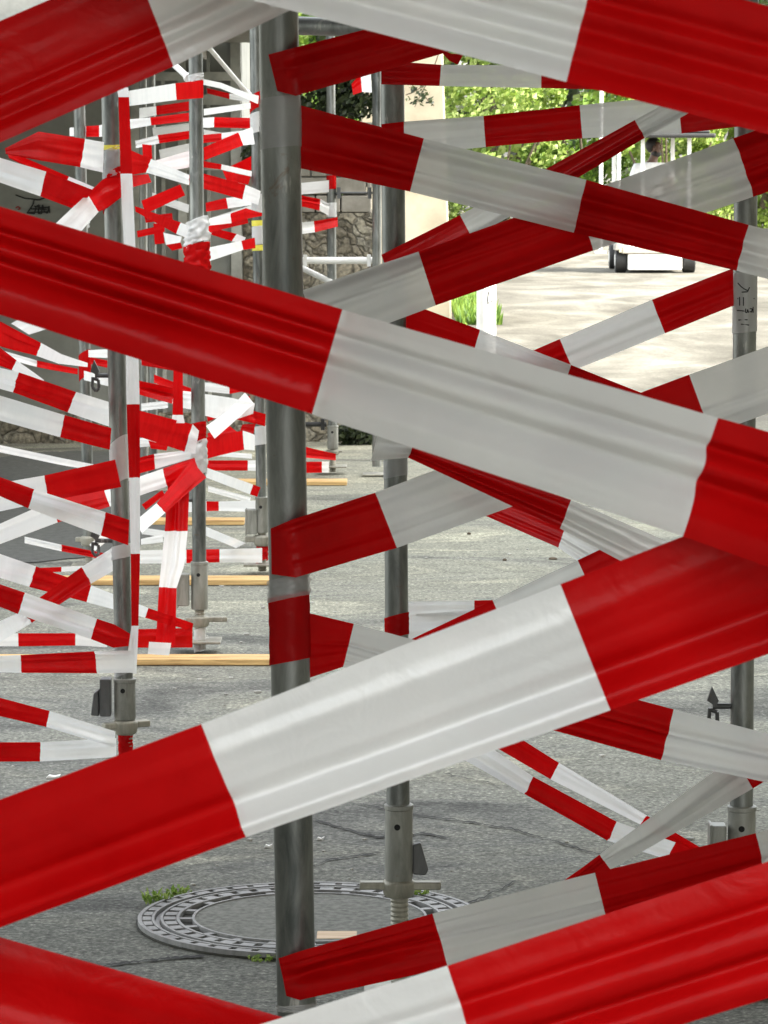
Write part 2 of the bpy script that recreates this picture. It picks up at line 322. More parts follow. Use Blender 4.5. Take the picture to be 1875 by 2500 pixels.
# ------------------------------------------------------------------ scaffold posts
POSTG = 'galvanised scaffold posts'
RT = .02415
def zof(px, py, Y): return WY(px, py, Y).z
def lathe(b, base, prof, n=24, mi=0, axis=None):
    """prof: list of (radius, z offset) around a vertical axis through base"""
    V = []; base = Vector(base)
    for r, z in prof:
        for k in range(n):
            t = 2*math.pi*k/n; V.append(base+Vector((r*math.cos(t), r*math.sin(t), z)))
    fs = []
    for j in range(len(prof)-1):
        for k in range(n): fs.append((j*n+k, j*n+(k+1) % n, (j+1)*n+(k+1) % n, (j+1)*n+k))
    fs.append(tuple(range(n-1, -1, -1))); fs.append(tuple(range((len(prof)-1)*n, len(prof)*n)))
    b.add(V, fs, mi)
class Post: pass
def post(label, p0, p1, d, ztop, sl=None, nut=None, nutw=(.10, .09), spr=.018, nutrot=0, hooks=(), wedge=None, plate=True, r=RT, sleeve_mat=None):
    """p0,p1 = pixel centre points high and low on the tube; sl=(y0,y1) rows of the sleeve; nut=(y0,y1) rows of the wing nut"""
    Y = d*K; A = WY(*p0, Y); B = WY(*p1, Y)
    P = Post(); P.Y = Y
    P.at = lambda z: A+(B-A)*((z-A.z)/(B.z-A.z))
    P.atrow = lambda py: P.at(zof(p0[0]+(p1[0]-p0[0])*(py-p0[1])/(p1[1]-p0[1]), py, Y))
    base = P.at(0); e = empty('scaffold_post', base, label, 'scaffold post', POSTG); P.e = e
    zl = P.atrow(sl[1]).z if sl else 0.05
    def fin(b, name, m, sm='auto', bevel=0):
        o = b.build(name, m, None, sm, bevel); setparent(o, e); return o
    b = MB(); b.tube(P.at(zl if not sl else P.atrow(sl[0]).z-.02), P.at(ztop), r, n=40, caps=True); fin(b, 'tube', M_STEEL)
    if sl:
        t, q = P.atrow(sl[0]), P.atrow(sl[1]); h = t.z-q.z
        b = MB(); lathe(b, (q.x, q.y, q.z), [(r*1.15, 0), (r*1.22, .006), (r*1.2, h*.5), (r*1.2, h-.012), (r*1.27, h-.010), (r*1.27, h-.002), (r*1.12, h)], 36)
        s_ = fin(b, 'sleeve', sleeve_mat or M_SLEEVE)
        b = MB(); hc = Vector((t.x-.002, t.y-r*1.2, t.z-min(.045, h*.28))); b.tube(hc+Vector((0, .004, 0)), hc-Vector((0, .0012, 0)), .0065, n=14); fin(b, 'bolt_hole', M_GAP)
    if nut:
        t, q = P.atrow(nut[0]), P.atrow(nut[1]); c = (t+q)/2; h = max(.012, t.z-q.z)
        b = MB(); lathe(b, (c.x, c.y, c.z-h/2), [(.026, -.012), (.032, -.006), (.034, h*.3), (.034, h*.8), (.028, h)], 24)
        rz = Matrix.Rotation(nutrot, 3, 'Z')
        for sx, L in ((-1, nutw[0]), (1, nutw[1])):
            b.box(c+rz@Vector((sx*(.02+L/2), 0, 0)), (L, .026, h*.62), 0, rz)
        fin(b, 'wing_nut', M_CAST, 'auto', .003)
        top = (zl+.01) if sl else q.z-.012
        b = MB(); prof = []; z = .012; i = 0
        while z < top:
            prof.append((spr*(1.05 if i % 2 else .93), z)); z += .005; i += 1
        prof.append((spr, top)); q0 = P.at(.05); lathe(b, (q0.x, q0.y, 0), prof, 20); fin(b, 'spindle', M_CAST)
    if plate:
        b = MB(); q0 = P.at(.0); b.box((q0.x, q0.y, .042 if plate == 2 else .009), (.15, .15, .008)); fin(b, 'base_plate', M_CAST, False, .002)
    for (hx, hy, side) in hooks:
        c = WY(hx, hy, Y); pc = P.at(c.z); b = MB()
        s = side
        b.tube(pc+Vector((s*.02, 0, 0)), c, .006, n=10)
        b.prism([(c.x+s*.006, c.z), (c.x-s*.012, c.z+.012), (c.x-s*.002, c.z+.042), (c.x+s*.012, c.z+.012)], c.y-.006, c.y+.006)
        pts = [c+Vector((s*.006*0+dx*.010, 0, dz)) for dx, dz in ((-.6, -.004), (-.8, -.03), (.2, -.042), (1, -.034), (.9, -.012), (-.4, -.008))]
        b.path(pts, .0042, 8)
        fin(b, 'wedge_hook', M_DARKST)
    if wedge:
        (x0, y0, x1, y1, kind) = wedge
        a = WY(x0, y0, Y); c = WY(x1, y1, Y); b = MB()
        if kind == 'double':
            m_ = (a.x+c.x)/2-.002; b.box2((m_, Y-.028, a.z), (c.x, Y+.028, c.z)); b.prism([(a.x, c.z+.002), (m_-.003, c.z), (m_-.003, a.z-.03), (a.x+.008, a.z-.04)], Y-.02, Y+.02)
        elif kind == 'taper':
            b.prism([(a.x, a.z-.004), (a.x+(c.x-a.x)*.5, a.z), (c.x, c.z+.012), (c.x-.006, c.z), (a.x, c.z+.002)], Y-.008, Y+.008)
        else:
            b.box2((a.x, Y-.025, a.z), (c.x, Y+.025, c.z)); b.box2((a.x-.004, Y-.03, a.z+.003), (a.x+.003, Y+.03, c.z-.006))
        fin(b, 'wedge_box', M_DARKST if kind != 'plain' else M_SLEEVE, False, .003)
    return P
PA = post('dark thick scaffold post nearest the camera, wrapped with clear and red tape', (681, 100), (719, 2200), 4.15, 2.33, plate=True)
P2 = post('scaffold post standing behind the right edge of the manhole cover', (959, 300), (972, 1950), 7.0, 2.33,
          (1962, 2148), (2146, 2176), (.062, .068), .0185, 0, wedge=(1008, 2056, 1046, 2136, 'taper'))
P3 = post('scaffold post at the right edge with a paper sticker', (1820, 500), (1812, 1700), 7.0, 2.33,
          (1966, 2300), (2300, 2330), (.06, .06), .0185, .3, hooks=[(1740, 1724, 1)], wedge=(1735, 2012, 1771, 2075, 'plain'))
P4 = post('left scaffold post with a red and white tape strip running down beside it', (271, 300), (297, 1400), 9.1, 2.6,
          (1655, 1756), (1757, 1782), (.045, .05), .018, .5, hooks=[(232, 917, 1), (232, 1320, 1)], wedge=(222, 1655, 272, 1746, 'double'))
P5 = post('scaffold post standing on the long yellow board with knots of tape around it', (478, 200), (486, 1300), 11.75, 2.7,
          (1370, 1487), (1503, 1522), (.03, .075), .017, .15, hooks=[(436, 1221, 1)], wedge=(434, 1400, 462, 1478, 'plain'), plate=2)
P6 = post('pale scaffold post with yellow stickers just left of the dark near post', (623, 150), (635, 1000), 13.9, 2.9,
          (1212, 1300), (1306, 1326), (.05, .04), .017, .1, wedge=(601, 1243, 628, 1303, 'plain'), plate=2, r=.0215)
P7 = post('thin far scaffold post with red and white bands, between near post and second post', (808, 300), (812, 1000), 18.1, 3.0,
          (1038, 1096), (1098, 1106), (.02, .03), .016, 0, plate=2)
P8 = post('white far scaffold post joined by a rail, in front of the rubble wall', (920, 200), (920, 600), 18.0, 3.0, plate=True)
P9 = post('scaffold post behind the left post in front of the grey wall', (194, 280), (214, 1200), 14.1, 2.9,
          None, (1308, 1326), (.035, .03), .016, 0, plate=True)
P10 = post('thin dark scaffold post farther back between left and middle posts', (350, 400), (351, 950), 17.6, 3.0, plate=True, r=.021)
P11 = post('thin pale scaffold post beside its dark twin farther back', (370, 400), (374, 1000), 17.2, 3.0, plate=True, r=.0215)

post('post standing outside the picture to the right holding the huge tapes', (3150, 100), (3150, 2200), 2.1, 2.33)
post('post standing outside the picture to the left holding the huge tapes', (-1250, 100), (-1250, 2200), 2.5, 2.33)
post('post just outside the right edge holding the mid distance tapes', (2480, 100), (2480, 2200), 4.7, 2.33)
post('post just outside the left edge holding the level tapes', (-330, 100), (-330, 1600), 8.5, 2.33)
def ledger(label, a, b, r, m=M_STEEL):
    q = MB(); q.tube(a, b, r, n=24)
    q.box(a+(b-a).normalized()*.02, (.02, .05, .06))
    q.box(b-(b-a).normalized()*.02, (.02, .05, .06))
    return tag(q.build('scaffold_rail', m, None, 'auto'), label, 'scaffold rail', 'horizontal scaffold rails')
ledger('pale scaffold rail at the top beside the near post', WD(690, 62, 8.2), WD(1010, 70, 8.0), .022)
ledger('white scaffold rail between the two far posts in front of the rubble wall', WD(736, 636, 18.05), WD(910, 636, 18.05), .0185, M_WHITE)
ledger('thin dark rail high between the two far posts', WD(818, 471, 18.1), WD(912, 471, 18.1), .006, M_DARKST)
ledger('short black rail low behind the far post', WD(700, 1036, 18.4), WD(797, 1036, 18.4), .013, M_BLACK)
def brace(label, a, b, r):
    q = MB(); q.tube(a, b, r, n=16); q.tube(a, a+(b-a).normalized()*.05, r*1.5, n=12); q.tube(b, b-(b-a).normalized()*.05, r*1.5, n=12)
    return tag(q.build('scaffold_brace', M_WHITE, None, 'auto'), label, 'scaffold brace', 'thin diagonal scaffold braces')
brace('white diagonal brace right of the near post under the rail', WD(700, 636, 18.4), WD(830, 700, 18.0), .016)
brace('thin diagonal brace meeting the middle post at the top', WD(405, 140, 12.6), WD(462, 192, 11.85), .011)
brace('thin diagonal brace running down to the pale post at the top', WD(505, 110, 13.0), WD(608, 232, 13.85), .009)

# scaffold decking overhead (above the frame): shades the near bays
dk = empty('scaffold_deck', (1.5, 5, 2.35), 'wide grey plank deck lying over the near scaffold bays, above the picture', 'scaffold deck')
DX0, DX1, DY0, DY1 = -1.8, 2.6, 1.35, 9.0
x = DX0
b = MB()
while x < DX1:
    b.box2((x, DY0, 2.36), (x+.29, DY1, 2.405)); x += .30
o = b.build('planks', M_DECK); setparent(o, dk); o['kind'] = 'stuff'
for yy in (1.7, 4.5, 7.4, 8.7):
    b = MB(); b.tube((DX0, yy, 2.335), (DX1, yy, 2.335), .024, n=16); o = b.build('bearer', M_STEEL, None, 'auto'); setparent(o, dk)

# ------------------------------------------------------------------ timber boards under the base plates
def board(label, xl, xr, ybot, thick, wid, m=M_WOOD):
    a = G(xl, ybot); c = G(xr, ybot); Y = (a.y+c.y)/2
    b = MB(); b.box2((a.x, Y, .002), (c.x, Y+wid, .002+thick))
    return tag(b.build('timber_board', m, None, False, .003), label, 'timber board', 'timber boards under the posts')
board('long yellow board on the ground under the middle post', -200, 700, 1626, .021, .13)
board('second yellow board farther back, under the pale post', 100, 672, 1430, .022, .15)
board('short yellow board in the third row behind the middle post', 370, 596, 1283, .022, .14)
board('farthest yellow board, ending right of the near post', 555, 847, 1186, .021, .16)
board('pale plank piece beside the near post inside the manhole ring', 772, 872, 2306, .012, .08, M_PINE)

# ------------------------------------------------------------------ manhole
mc = G(756, 2253); mh = empty('manhole_cover', mc, 'round cast iron manhole with notched rings and a grey concrete centre', 'manhole cover')
def ring(b, r0, r1, z0, z1, n=96, mi=0, a0=0, a1=2*math.pi):
    full = abs(a1-a0-2*math.pi) < 1e-6; m_ = n if full else n+1; V = []
    for k in range(m_):
        t = a0+(a1-a0)*k/n; c, s = math.cos(t), math.sin(t)
        for r, z in ((r0, z0), (r1, z0), (r1, z1), (r0, z1)): V.append((mc.x+r*c, mc.y+r*s, z))
    fs = []
    for k in range(n):
        j = (k+1) % m_
        for q in range(4): fs.append((4*k+q, 4*j+q, 4*j+(q+1) % 4, 4*k+(q+1) % 4))
    if not full: fs += [(0, 1, 2, 3), (4*n+3, 4*n+2, 4*n+1, 4*n)]
    b.add(V, fs, mi)
def child(b, name, m, par, sm=False, bevel=0):
    o = b.build(name, m, None, sm, bevel); setparent(o, par); return o
b = MB(); ring(b, .255, .396, .001, .005); child(b, 'sunken_bed', plain('packed_dirt', (.06, .06, .05), .95, (.025, .025, .02), 30), mh)
b = MB(); ring(b, .383, .392, .001, .016); ring(b, .354, .360, .001, .016); ring(b, .360, .383, .001, .010)
for k in range(44):
    t = 2*math.pi*k/44; ring(b, .362, .381, .010, .0148, 3, 0, t, t+.098)
child(b, 'outer_frame', M_IRON, mh)
b = MB(); ring(b, .334, .340, .001, .016); ring(b, .297, .304, .001, .016); ring(b, .304, .334, .001, .010)
for k in range(40):
    t = 2*math.pi*k/40; ring(b, .306, .332, .010, .0148, 3, 0, t, t+.10)
ring(b, .342, .352, .001, .007)
child(b, 'inner_ring', M_IRON, mh)
b = MB(); ring(b, .262, .268, .001, .016)
for k in range(20):
    t = 2*math.pi*k/20; ring(b, .268, .297, .001, .013, 3, 0, t, t+.07)
child(b, 'slotted_rim', M_IRON, mh)
b = MB(); lathe(b, (mc.x, mc.y, 0), [(.262, .001), (.262, .013), (.001, .0135)], 64); child(b, 'concrete_centre', M_CONC, mh)

# ------------------------------------------------------------------ walls and far structures
WALLY = 21.7
xw = lambda px, Y=WALLY: (px-937.5)/F*Y
gw = empty('grey_wall_building', (-4, WALLY, 0), 'shaded grey rendered building wall with pale pilasters behind the left posts', 'building')
b = MB(); b.box2((-12, WALLY, .18), (xw(592), WALLY+3, 4.2)); child(b, 'wall', M_GREYWALL, gw)
for px, ww in ((335, 22), (448, 20), (578, 24), (105-160, 26), (-260, 26), (402, 9), (512, 8)):
    b = MB(); b.box2((xw(px-ww/2), WALLY-.05, .16), (xw(px+ww/2), WALLY+.01, 2.5)); child(b, 'pilaster', M_PALEWALL, gw)
b = MB(); b.box2((-12, WALLY-.09, .0), (xw(592), WALLY+.05, .18)); child(b, 'stone_plinth', M_RUBBLE, gw)
for z, hh, px0, px1 in ((1.98, .06, 300, 590), (2.12, .05, 250, 592), (1.60, .03, 340, 560)):
    b = MB(); b.box2((xw(px0), WALLY-.07, z), (xw(px1), WALLY-.052, z+hh)); child(b, 'cornice_band', M_PALEWALL, gw)
# canopy with beams
b = MB(); b.box2((-9, 16.2, 2.34), (xw(640, 20), 21.65, 2.42)); child(b, 'canopy_roof', M_BEAM, gw)
for i in range(12):
    xx = -8.6+i*.68; b = MB(); b.box2((xx, 16.25, 2.24), (xx+.09, 21.6, 2.338)); child(b, 'beam', M_BEAM, gw)
b = MB(); b.box2((-9, 16.1, 2.22), (xw(640, 20), 16.19, 2.44)); child(b, 'fascia_board', M_PALEWALL, gw)
b = MB(); b.box2((-11, -9, 0), (-3.3, 7.5, 5.5)); child(b, 'unseen_shade_wall', M_GREYWALL, gw)  # unseen wall added at left to darken the left sides of the posts
# graffiti scrawl on the wall
def scrawl(pts_px, Y, r, m, name, label, n=1):
    b = MB()
    for pts in pts_px: b.path([WY(x, y, Y) for x, y in pts], r, 6)
    return tag(b.build(name, m), label, 'graffiti')
scrawl([[(38, 476), (60, 484), (95, 488), (112, 482)], [(84, 486), (80, 500), (72, 512), (66, 520), (84, 522), (88, 504), (96, 500), (93, 521), (101, 522), (104, 500), (108, 516), (116, 521), (120, 503), (121, 520)],
        [(70, 519), (118, 517)], [(76, 510), (114, 511)], [(83, 503), (100, 507), (119, 506)]], WALLY-.01, .0042, M_INK, 'wall_graffiti', 'black scribbled graffiti on the grey wall at the left edge')
scrawl([[(38, 508), (44, 504), (50, 509), (44, 512)]], WALLY-.01, .004, M_REDINK, 'wall_graffiti', 'small red paint dab beside the black scribble on the grey wall')
# rubble wall
rw = empty('rubble_wall', (0, WALLY, 0), 'brown rubble stone wall with pale block courses behind the far posts', 'wall')
b = MB(); b.box2((xw(594), WALLY+.04, 0), (xw(909), WALLY+1.2, zof(800, 520, WALLY))); child(b, 'rubble_face', M_RUBBLE, rw)
b = MB(); zz = zof(800, 520, WALLY)+.004
rr = random.Random(3)
for row in range(5):
    hh = .105; xx = xw(594)+rr.uniform(0, .05)
    while xx < xw(905):
        l = rr.uniform(.14, .26); x2 = min(xx+l, xw(909))
        b.box2((xx, WALLY+.03+rr.uniform(0, .015), zz), (x2-.008, WALLY+1, zz+hh-.008)); xx = x2
    zz += hh
o = child(b, 'block_courses', M_BLOCK, rw, False, .006)
b = MB(); b.box2((xw(594), WALLY+.08, 1.5), (xw(909), WALLY+1, zz)); child(b, 'mortar_core', M_GREYWALL, rw)
# ivy and creepers on top of / in front of the walls
def leaves(b, c, rad, n, size, rnd, squash=1):
    for _ in range(n):
        while True:
            p = Vector((rnd.uniform(-1, 1), rnd.uniform(-1, 1), rnd.uniform(-1, 1)))
            if p.length <= 1: break
        p = Vector(c)+Vector((p.x*rad[0], p.y*rad[1], p.z*rad[2]))
        s = size*rnd.uniform(.6, 1.4)
        a = Vector((rnd.gauss(0, 1), rnd.gauss(0, 1), rnd.gauss(0, 1))).normalized()
        u = a.orthogonal().normalized(); v = a.cross(u)
        b.add([p-u*s*.5, p+v*s*.32+a*s*.05, p+u*s*.5, p-v*s*.32+a*s*.05], [(0, 1, 2, 3)])
rnd = random.Random(11)
iv = empty('ivy_growth', (xw(800), WALLY-.1, 2), 'dark ivy hanging over the top of the rubble wall', 'ivy')
b = MB()
for px, py, rx, rz, nn in ((690, 290, .16, .08, 260), (800, 262, .28, .09, 620), (875, 240, .14, .12, 320), (760, 190, .3, .12, 600), (612, 380, .05, .06, 90), (850, 170, .3, .1, 500), (700, 470, .1, .05, 120), (690, 560, .08, .09, 160)):
    leaves(b, WY(px, py, WALLY-.12), (rx, .12, rz), nn, .045, rnd)
child(b, 'foliage', M_LEAFD, iv)
b = MB()
for i in range(7):
    p = WY(740+i*26, 150+rnd.uniform(0, 20), WALLY-.08); b.path([p, p+Vector((rnd.uniform(-.1, .1), 0, -.14)), p+Vector((rnd.uniform(-.12, .12), 0, -.3))], .005, 6)
child(b, 'stem', M_BARK, iv)
sb = empty('low_bush', WY(870, 1080, WALLY-.2), 'dark low bush at the foot of the rubble wall', 'bush')
b = MB(); leaves(b, WY(880, 1062, WALLY-.15), (.17, .1, .07), 500, .04, rnd); child(b, 'foliage', M_LEAFD, sb)
b = MB(); p = WY(870, 1082, WALLY-.15); b.path([p, p+Vector((.03, 0, .08))], .008, 6); b.path([p, p+Vector((-.05, 0, .09))], .006, 6); child(b, 'stem', M_BARK, sb)
# cream buttress pillar
YC = 36.0
b = MB(); zt = 4.6
def xc(px): return (px-937.5)/F*YC
b.add([(xc(880), YC, 0), (xc(1103), YC, 0), (xc(1103), YC+2, 0), (xc(880), YC+2, 0), (xc(880), YC, zt), (xc(1064), YC, zt), (xc(1064), YC+2, zt), (xc(880), YC+2, zt)],
      [(0, 3, 2, 1), (4, 5, 6, 7), (0, 1, 5, 4), (1, 2, 6, 5), (2, 3, 7, 6), (3, 0, 4, 7)])
tag(b.build('plaster_pillar', M_CREAM, None, False, .02), 'sunlit cream plaster pillar with sloping side beside the second post', 'pillar')
tw = empty('overhanging_twig', WY(1030, 190, YC-1), 'small dark leafy twig hanging in front of the cream pillar', 'twig')
b = MB(); b.path([WY(x, y, YC-1) for x, y in ((1075, 120), (1050, 190), (1030, 225), (1045, 245), (1060, 258))], .006, 6); b.path([WY(x, y, YC-1) for x, y in ((1040, 205), (1010, 225), (990, 232))], .005, 6); b.path([WY(x, y, YC-1) for x, y in ((1030, 225), (1018, 250), (1012, 262))], .004, 6)
child(b, 'stem', M_BARK, tw)
b = MB(); leaves(b, WY(1020, 232, YC-1), (.14, .08, .10), 46, .05, rnd); leaves(b, WY(1052, 248, YC-1), (.06, .05, .06), 16, .045, rnd); child(b, 'foliage', M_LEAFD, tw)

# bollard
bo = empty('white_bollard', (xw(1187, 27), 27, 0), 'white round bollard with small black scribble standing in the sandy yard', 'bollard')
b = MB(); lathe(b, (xw(1187, 27), 27, 0), [(.071, 0), (.071, .86), (.066, .885), (.04, .90), (.005, .905)], 32); child(b, 'column', M_WHITE, bo, 'auto')
b = MB(); lathe(b, (xw(1187, 27), 27, 0), [(.085, 0), (.085, .05), (.071, .055)], 32); child(b, 'foot_ring', M_WHITE, bo, 'auto')
b = MB()
for pts in ([(1193, 712), (1191, 730), (1192, 742)], [(1199, 726), (1203, 731), (1199, 736), (1203, 740)]): b.path([WY(x, y, 26.93) for x, y in pts], .004, 6)
child(b, 'scribble', M_INK, bo)
# tall white poles in the yard
for px, lab in ((1465, 'tall slim white pole left of the small vehicle'), (1508, 'slim white pole just right of its taller twin, left of the driver')):
    Yp = 58 if px == 1465 else 56
    e = empty('white_pole', (xw(px, Yp), Yp, 0), lab, 'pole', 'slim white poles in the yard')
    b = MB(); b.tube((xw(px, Yp), Yp, 0), (xw(px, Yp), Yp, 3.6 if px == 1465 else 1.72), .03, n=14); child(b, 'shaft', M_WHITE, e, 'auto')
    b = MB(); b.box2((xw(px, Yp)-.09, Yp-.09, .002), (xw(px, Yp)+.09, Yp+.09, .03)); child(b, 'foot_plate', M_WHITE, e)

# grass verge
b = MB(); gr = random.Random(5)
for _ in range(2600):
    x, y = gr.uniform(.72, 1.12), gr.uniform(35.5, 41)
    hgt = gr.uniform(.05, .2); a = gr.uniform(0, 6.28); dx, dy = math.cos(a)*.02, math.sin(a)*.02; l = gr.uniform(-.06, .06)
    b.add([(x-dx, y-dy, 0), (x+dx, y+dy, 0), (x+l, y+gr.uniform(-.05, .05), hgt)], [(0, 1, 2)])
tag(b.build('grass', M_LEAFG), 'short green grass verge beside the cream pillar', 'grass', None, 'stuff')

# ------------------------------------------------------------------ hedge of shrubs and trees behind the yard
def shrub(name, label, x, y, wdt, hgt, n, size, m, seed, cat, group, stems=5, floor=.0):
    r_ = random.Random(seed); e = empty(name, (x, y, 0), label, cat, group)
    b = MB()
    for i in range(stems):
        a = r_.uniform(0, 6.28); p = Vector((x, y, 0)); q = p+Vector((math.cos(a)*wdt*.15, math.sin(a)*wdt*.12, hgt*.3)); t = q+Vector((math.cos(a)*wdt*.2, math.sin(a)*wdt*.15, hgt*.4))
        b.tube(p, q, .05+.012*hgt, .04, n=8); b.tube(q, t, .04, .012, n=8)
    child(b, 'trunk' if 'tree' in name else 'stem', M_BARK, e, 'auto')
    b = MB(); k = max(14, int(wdt*hgt*3.2))
    cl = []
    for i in range(k):
        u = r_.uniform(-1, 1); z = floor+(hgt-floor)*(r_.random()**.85); prof = math.sqrt(max(.05, 1-((z-floor)/(hgt-floor)*1.0-.35)**2*1.2))
        cl.append((Vector((x+u*wdt/2*prof, y+r_.uniform(-1, 1)*wdt*.28*prof-abs(u)*0, z)), r_.uniform(.25, .6)))
    for c, rd in cl: leaves(b, c, (rd, rd, rd*.8), int(n/k), size, r_)
    child(b, 'crown', m, e, False)
    return e
HG = 'shrubs of the hedge behind the yard'
hz = [(-.4, 74, 3.0, 3.6, M_LEAFG, 'mid green shrub partly behind the cream pillar, first in the hedge'),
      (2.2, 72, 2.8, 2.9, M_LEAFY, 'bright yellow green shrub right of the cream pillar'),
      (4.0, 73, 2.4, 3.3, M_LEAFG, 'mid green shrub behind the tall white pole'),
      (5.4, 70.5, 2.6, 2.7, M_LEAFY, 'bright yellow green shrub right behind the driver'),
      (7.2, 72, 2.6, 3.1, M_LEAFY, 'bright shrub right of the small vehicle'),
      (9.0, 73, 2.8, 3.6, M_LEAFG, 'darker green shrub at the far right behind the edge post'),
      (11.2, 72, 2.8, 3.2, M_LEAFY, 'yellow green shrub beyond the right edge of the hedge')]
for i, (x, y, wd, h, m, lab) in enumerate(hz):
    shrub('hedge_shrub', lab, x, y, wd, h, 5200, .13, m, 100+i, 'shrub', HG)
tz = [(-2.5, 80, 6, 9, M_LEAFG, 'tall green tree rising behind the cream pillar'),
      (2.6, 82, 6.5, 10, M_LEAFY, 'tall light green tree behind the bright shrub'),
      (7.5, 81, 6, 9.5, M_LEAFG, 'tall darker green tree behind the small vehicle'),
      (12.5, 80, 6, 9, M_LEAFG, 'tall green tree at the far right of the yard')]
for i, (x, y, wd, h, m, lab) in enumerate(tz):
    shrub('yard_tree', lab, x, y, wd, h, 11000, .22, m, 200+i, 'tree', 'tall trees behind the hedge', 4, 1.2)
b = MB(); rr = random.Random(9)
for i in range(70): leaves(b, (rr.uniform(-22, 30), rr.uniform(92, 96), rr.uniform(0, 9)), (2.4, 1, 1.6), 220, .5, rr)
tag(b.build('woodland', M_LEAFD), 'dark mass of woodland behind all the trees', 'woodland', None, 'stuff')

# unseen tall block added off to the right to cast shade over the near yard
hs = empty('unseen_shade_block', (14, 4, 0), 'tall pale block added out of view on the right to shade the near yard', 'building')
b = MB(); b.box2((9, -14, 0), (20, 19, 15)); child(b, 'wall', M_CREAM, hs)
b = MB(); b.prism([(8.6, 15.01), (14.5, 17.5), (20.4, 15.01)], -14.4, 19.4); child(b, 'roof', M_DECK, hs)

# ------------------------------------------------------------------ small utility vehicle with driver
YV = 49.3; s = YV/F
vx = lambda px: (px-937.5)*s
vz = lambda py: zof(1600, py, YV)
ve = empty('utility_cart', (vx(1602), YV, 0), 'small white open utility cart with dark roof seen end on in the yard', 'utility cart')
b = MB(); b.box2((vx(1532), YV, .04), (vx(1664), YV+2.0, .26)); b.box2((vx(1516), YV+.05, .26), (vx(1690), YV+2.0, .42)); b.box2((vx(1522), YV+.3, .42), (vx(1686), YV+1.1, .62)); child(b, 'body', M_WHITE, ve, False, .02)
b = MB(); b.box2((vx(1518), YV-.02, .262), (vx(1672), YV+.045, .345)); child(b, 'bumper', plain('beige_bumper', (.45, .40, .32)), ve, False, .01)
for px0, px1, yy in ((1503, 1530, YV+.22), (1668, 1698, YV+.22), (1505, 1530, YV+1.7), (1668, 1695, YV+1.7)):
    wl = empty('wheel', ((vx(px0)+vx(px1))/2, yy, .17), None, None); del_ = None
    wl.parent = ve; wl.matrix_parent_inverse = Matrix.Translation(ve.location).inverted()
    b = MB(); b.tube((vx(px0), yy, .172), (vx(px1), yy, .172), .17, n=24); o = b.build('tyre', M_BLACK, None, 'auto', .015); o.parent = wl; o.matrix_parent_inverse = Matrix.Translation(wl.location).inverted()
    sx = -1 if px0 < 1600 else 1; ex = vx(px0) if sx < 0 else vx(px1)
    b = MB(); b.tube((ex+sx*.004, yy, .172), (ex-sx*.03, yy, .172), .08, n=18); o = b.build('rim', M_WHITE, None, 'auto'); o.parent = wl; o.matrix_parent_inverse = Matrix.Translation(wl.location).inverted()
for px0, px1 in ((1501, 1534), (1664, 1702)):
    b = MB(); b.prism([(vx(px0), .30), (vx(px0), .36), (vx(px0)+.03, .43), (vx(px1)-.03, .43), (vx(px1), .36), (vx(px1), .30)], YV+.02, YV+.42); child(b, 'mudguard', plain('grey_mudguard', (.35, .33, .29)), ve, False, .01)
    b = MB(); b.box2(((vx(px0)+vx(px1))/2-.04, YV-.012, .275), ((vx(px0)+vx(px1))/2+.04, YV+.018, .33)); child(b, 'lamp', plain('lamp_glass', (.6, .55, .4), .2), ve, False, .008)
for px, yy in ((1568, YV+.1), (1681, YV+.1), (1515, YV+1.6), (1662, YV+1.6)):
    b = MB(); b.box2((vx(px)-.026, yy, .42), (vx(px)+.026, yy+.05, 1.80)); child(b, 'roof_pillar', M_WHITE, ve, False, .006)
b = MB(); b.box2((vx(1500), YV-.1, 1.80), (vx(1742), YV+1.8, 1.86)); b.box2((vx(1512), YV, 1.861), (vx(1730), YV+1.7, 1.90)); child(b, 'roof', M_BLACK, ve, False, .02)
b = MB(); b.box2((vx(1545), YV+.75, .62), (vx(1675), YV+1.15, .74)); b.box2((vx(1545), YV+1.15, .62), (vx(1675), YV+1.27, 1.15)); child(b, 'seat', M_BLACK, ve, False, .03)
b = MB(); b.path([Vector((vx(1618), YV+.25, .62)), Vector((vx(1618), YV+.42, 1.0))], .02, 10)
for k in range(16):
    t0, t1 = 2*math.pi*k/16, 2*math.pi*(k+1)/16; c = Vector((vx(1618), YV+.42, 1.02))
    b.tube(c+Vector((math.cos(t0)*.17, math.sin(t0)*.06, math.sin(t0)*.15)), c+Vector((math.cos(t1)*.17, math.sin(t1)*.06, math.sin(t1)*.15)), .014, n=8)
child(b, 'steering_wheel', M_BLACK, ve, 'auto')

def skin(name, verts, edges, radii, m, parent=None, lv=2):
    me = bpy.data.meshes.new(name); me.from_pydata([tuple(v) for v in verts], edges, []); me.update()
    o = bpy.data.objects.new(name, me); COL.objects.link(o); me.materials.append(m)
    sk = o.modifiers.new('skin', 'SKIN'); sk.use_smooth_shade = True
    for i, r in enumerate(radii):
        me.skin_vertices[0].data[i].radius = r if isinstance(r, tuple) else (r, r)
    me.skin_vertices[0].data[0].use_root = True
    sb_ = o.modifiers.new('sub', 'SUBSURF'); sb_.levels = lv; sb_.render_levels = lv
    if parent: o.parent = parent
    return o
hx, hz_ = vx(1607), vz(360); yp = YV+.92
tb = Vector((vx(1600), yp, 0))
V = []; E = []; Rr = []
def sv(p, r, par=None):
    V.append(Vector(p)); Rr.append(r)
    if par is not None: E.append((par, len(V)-1))
    return len(V)-1
pz = hz_-.74
pel = sv((tb.x, yp, pz), (.15, .12)); wa = sv((tb.x, yp+.02, pz+.18), (.14, .11), pel); ch = sv((tb.x, yp, pz+.38), (.165, .12), wa)
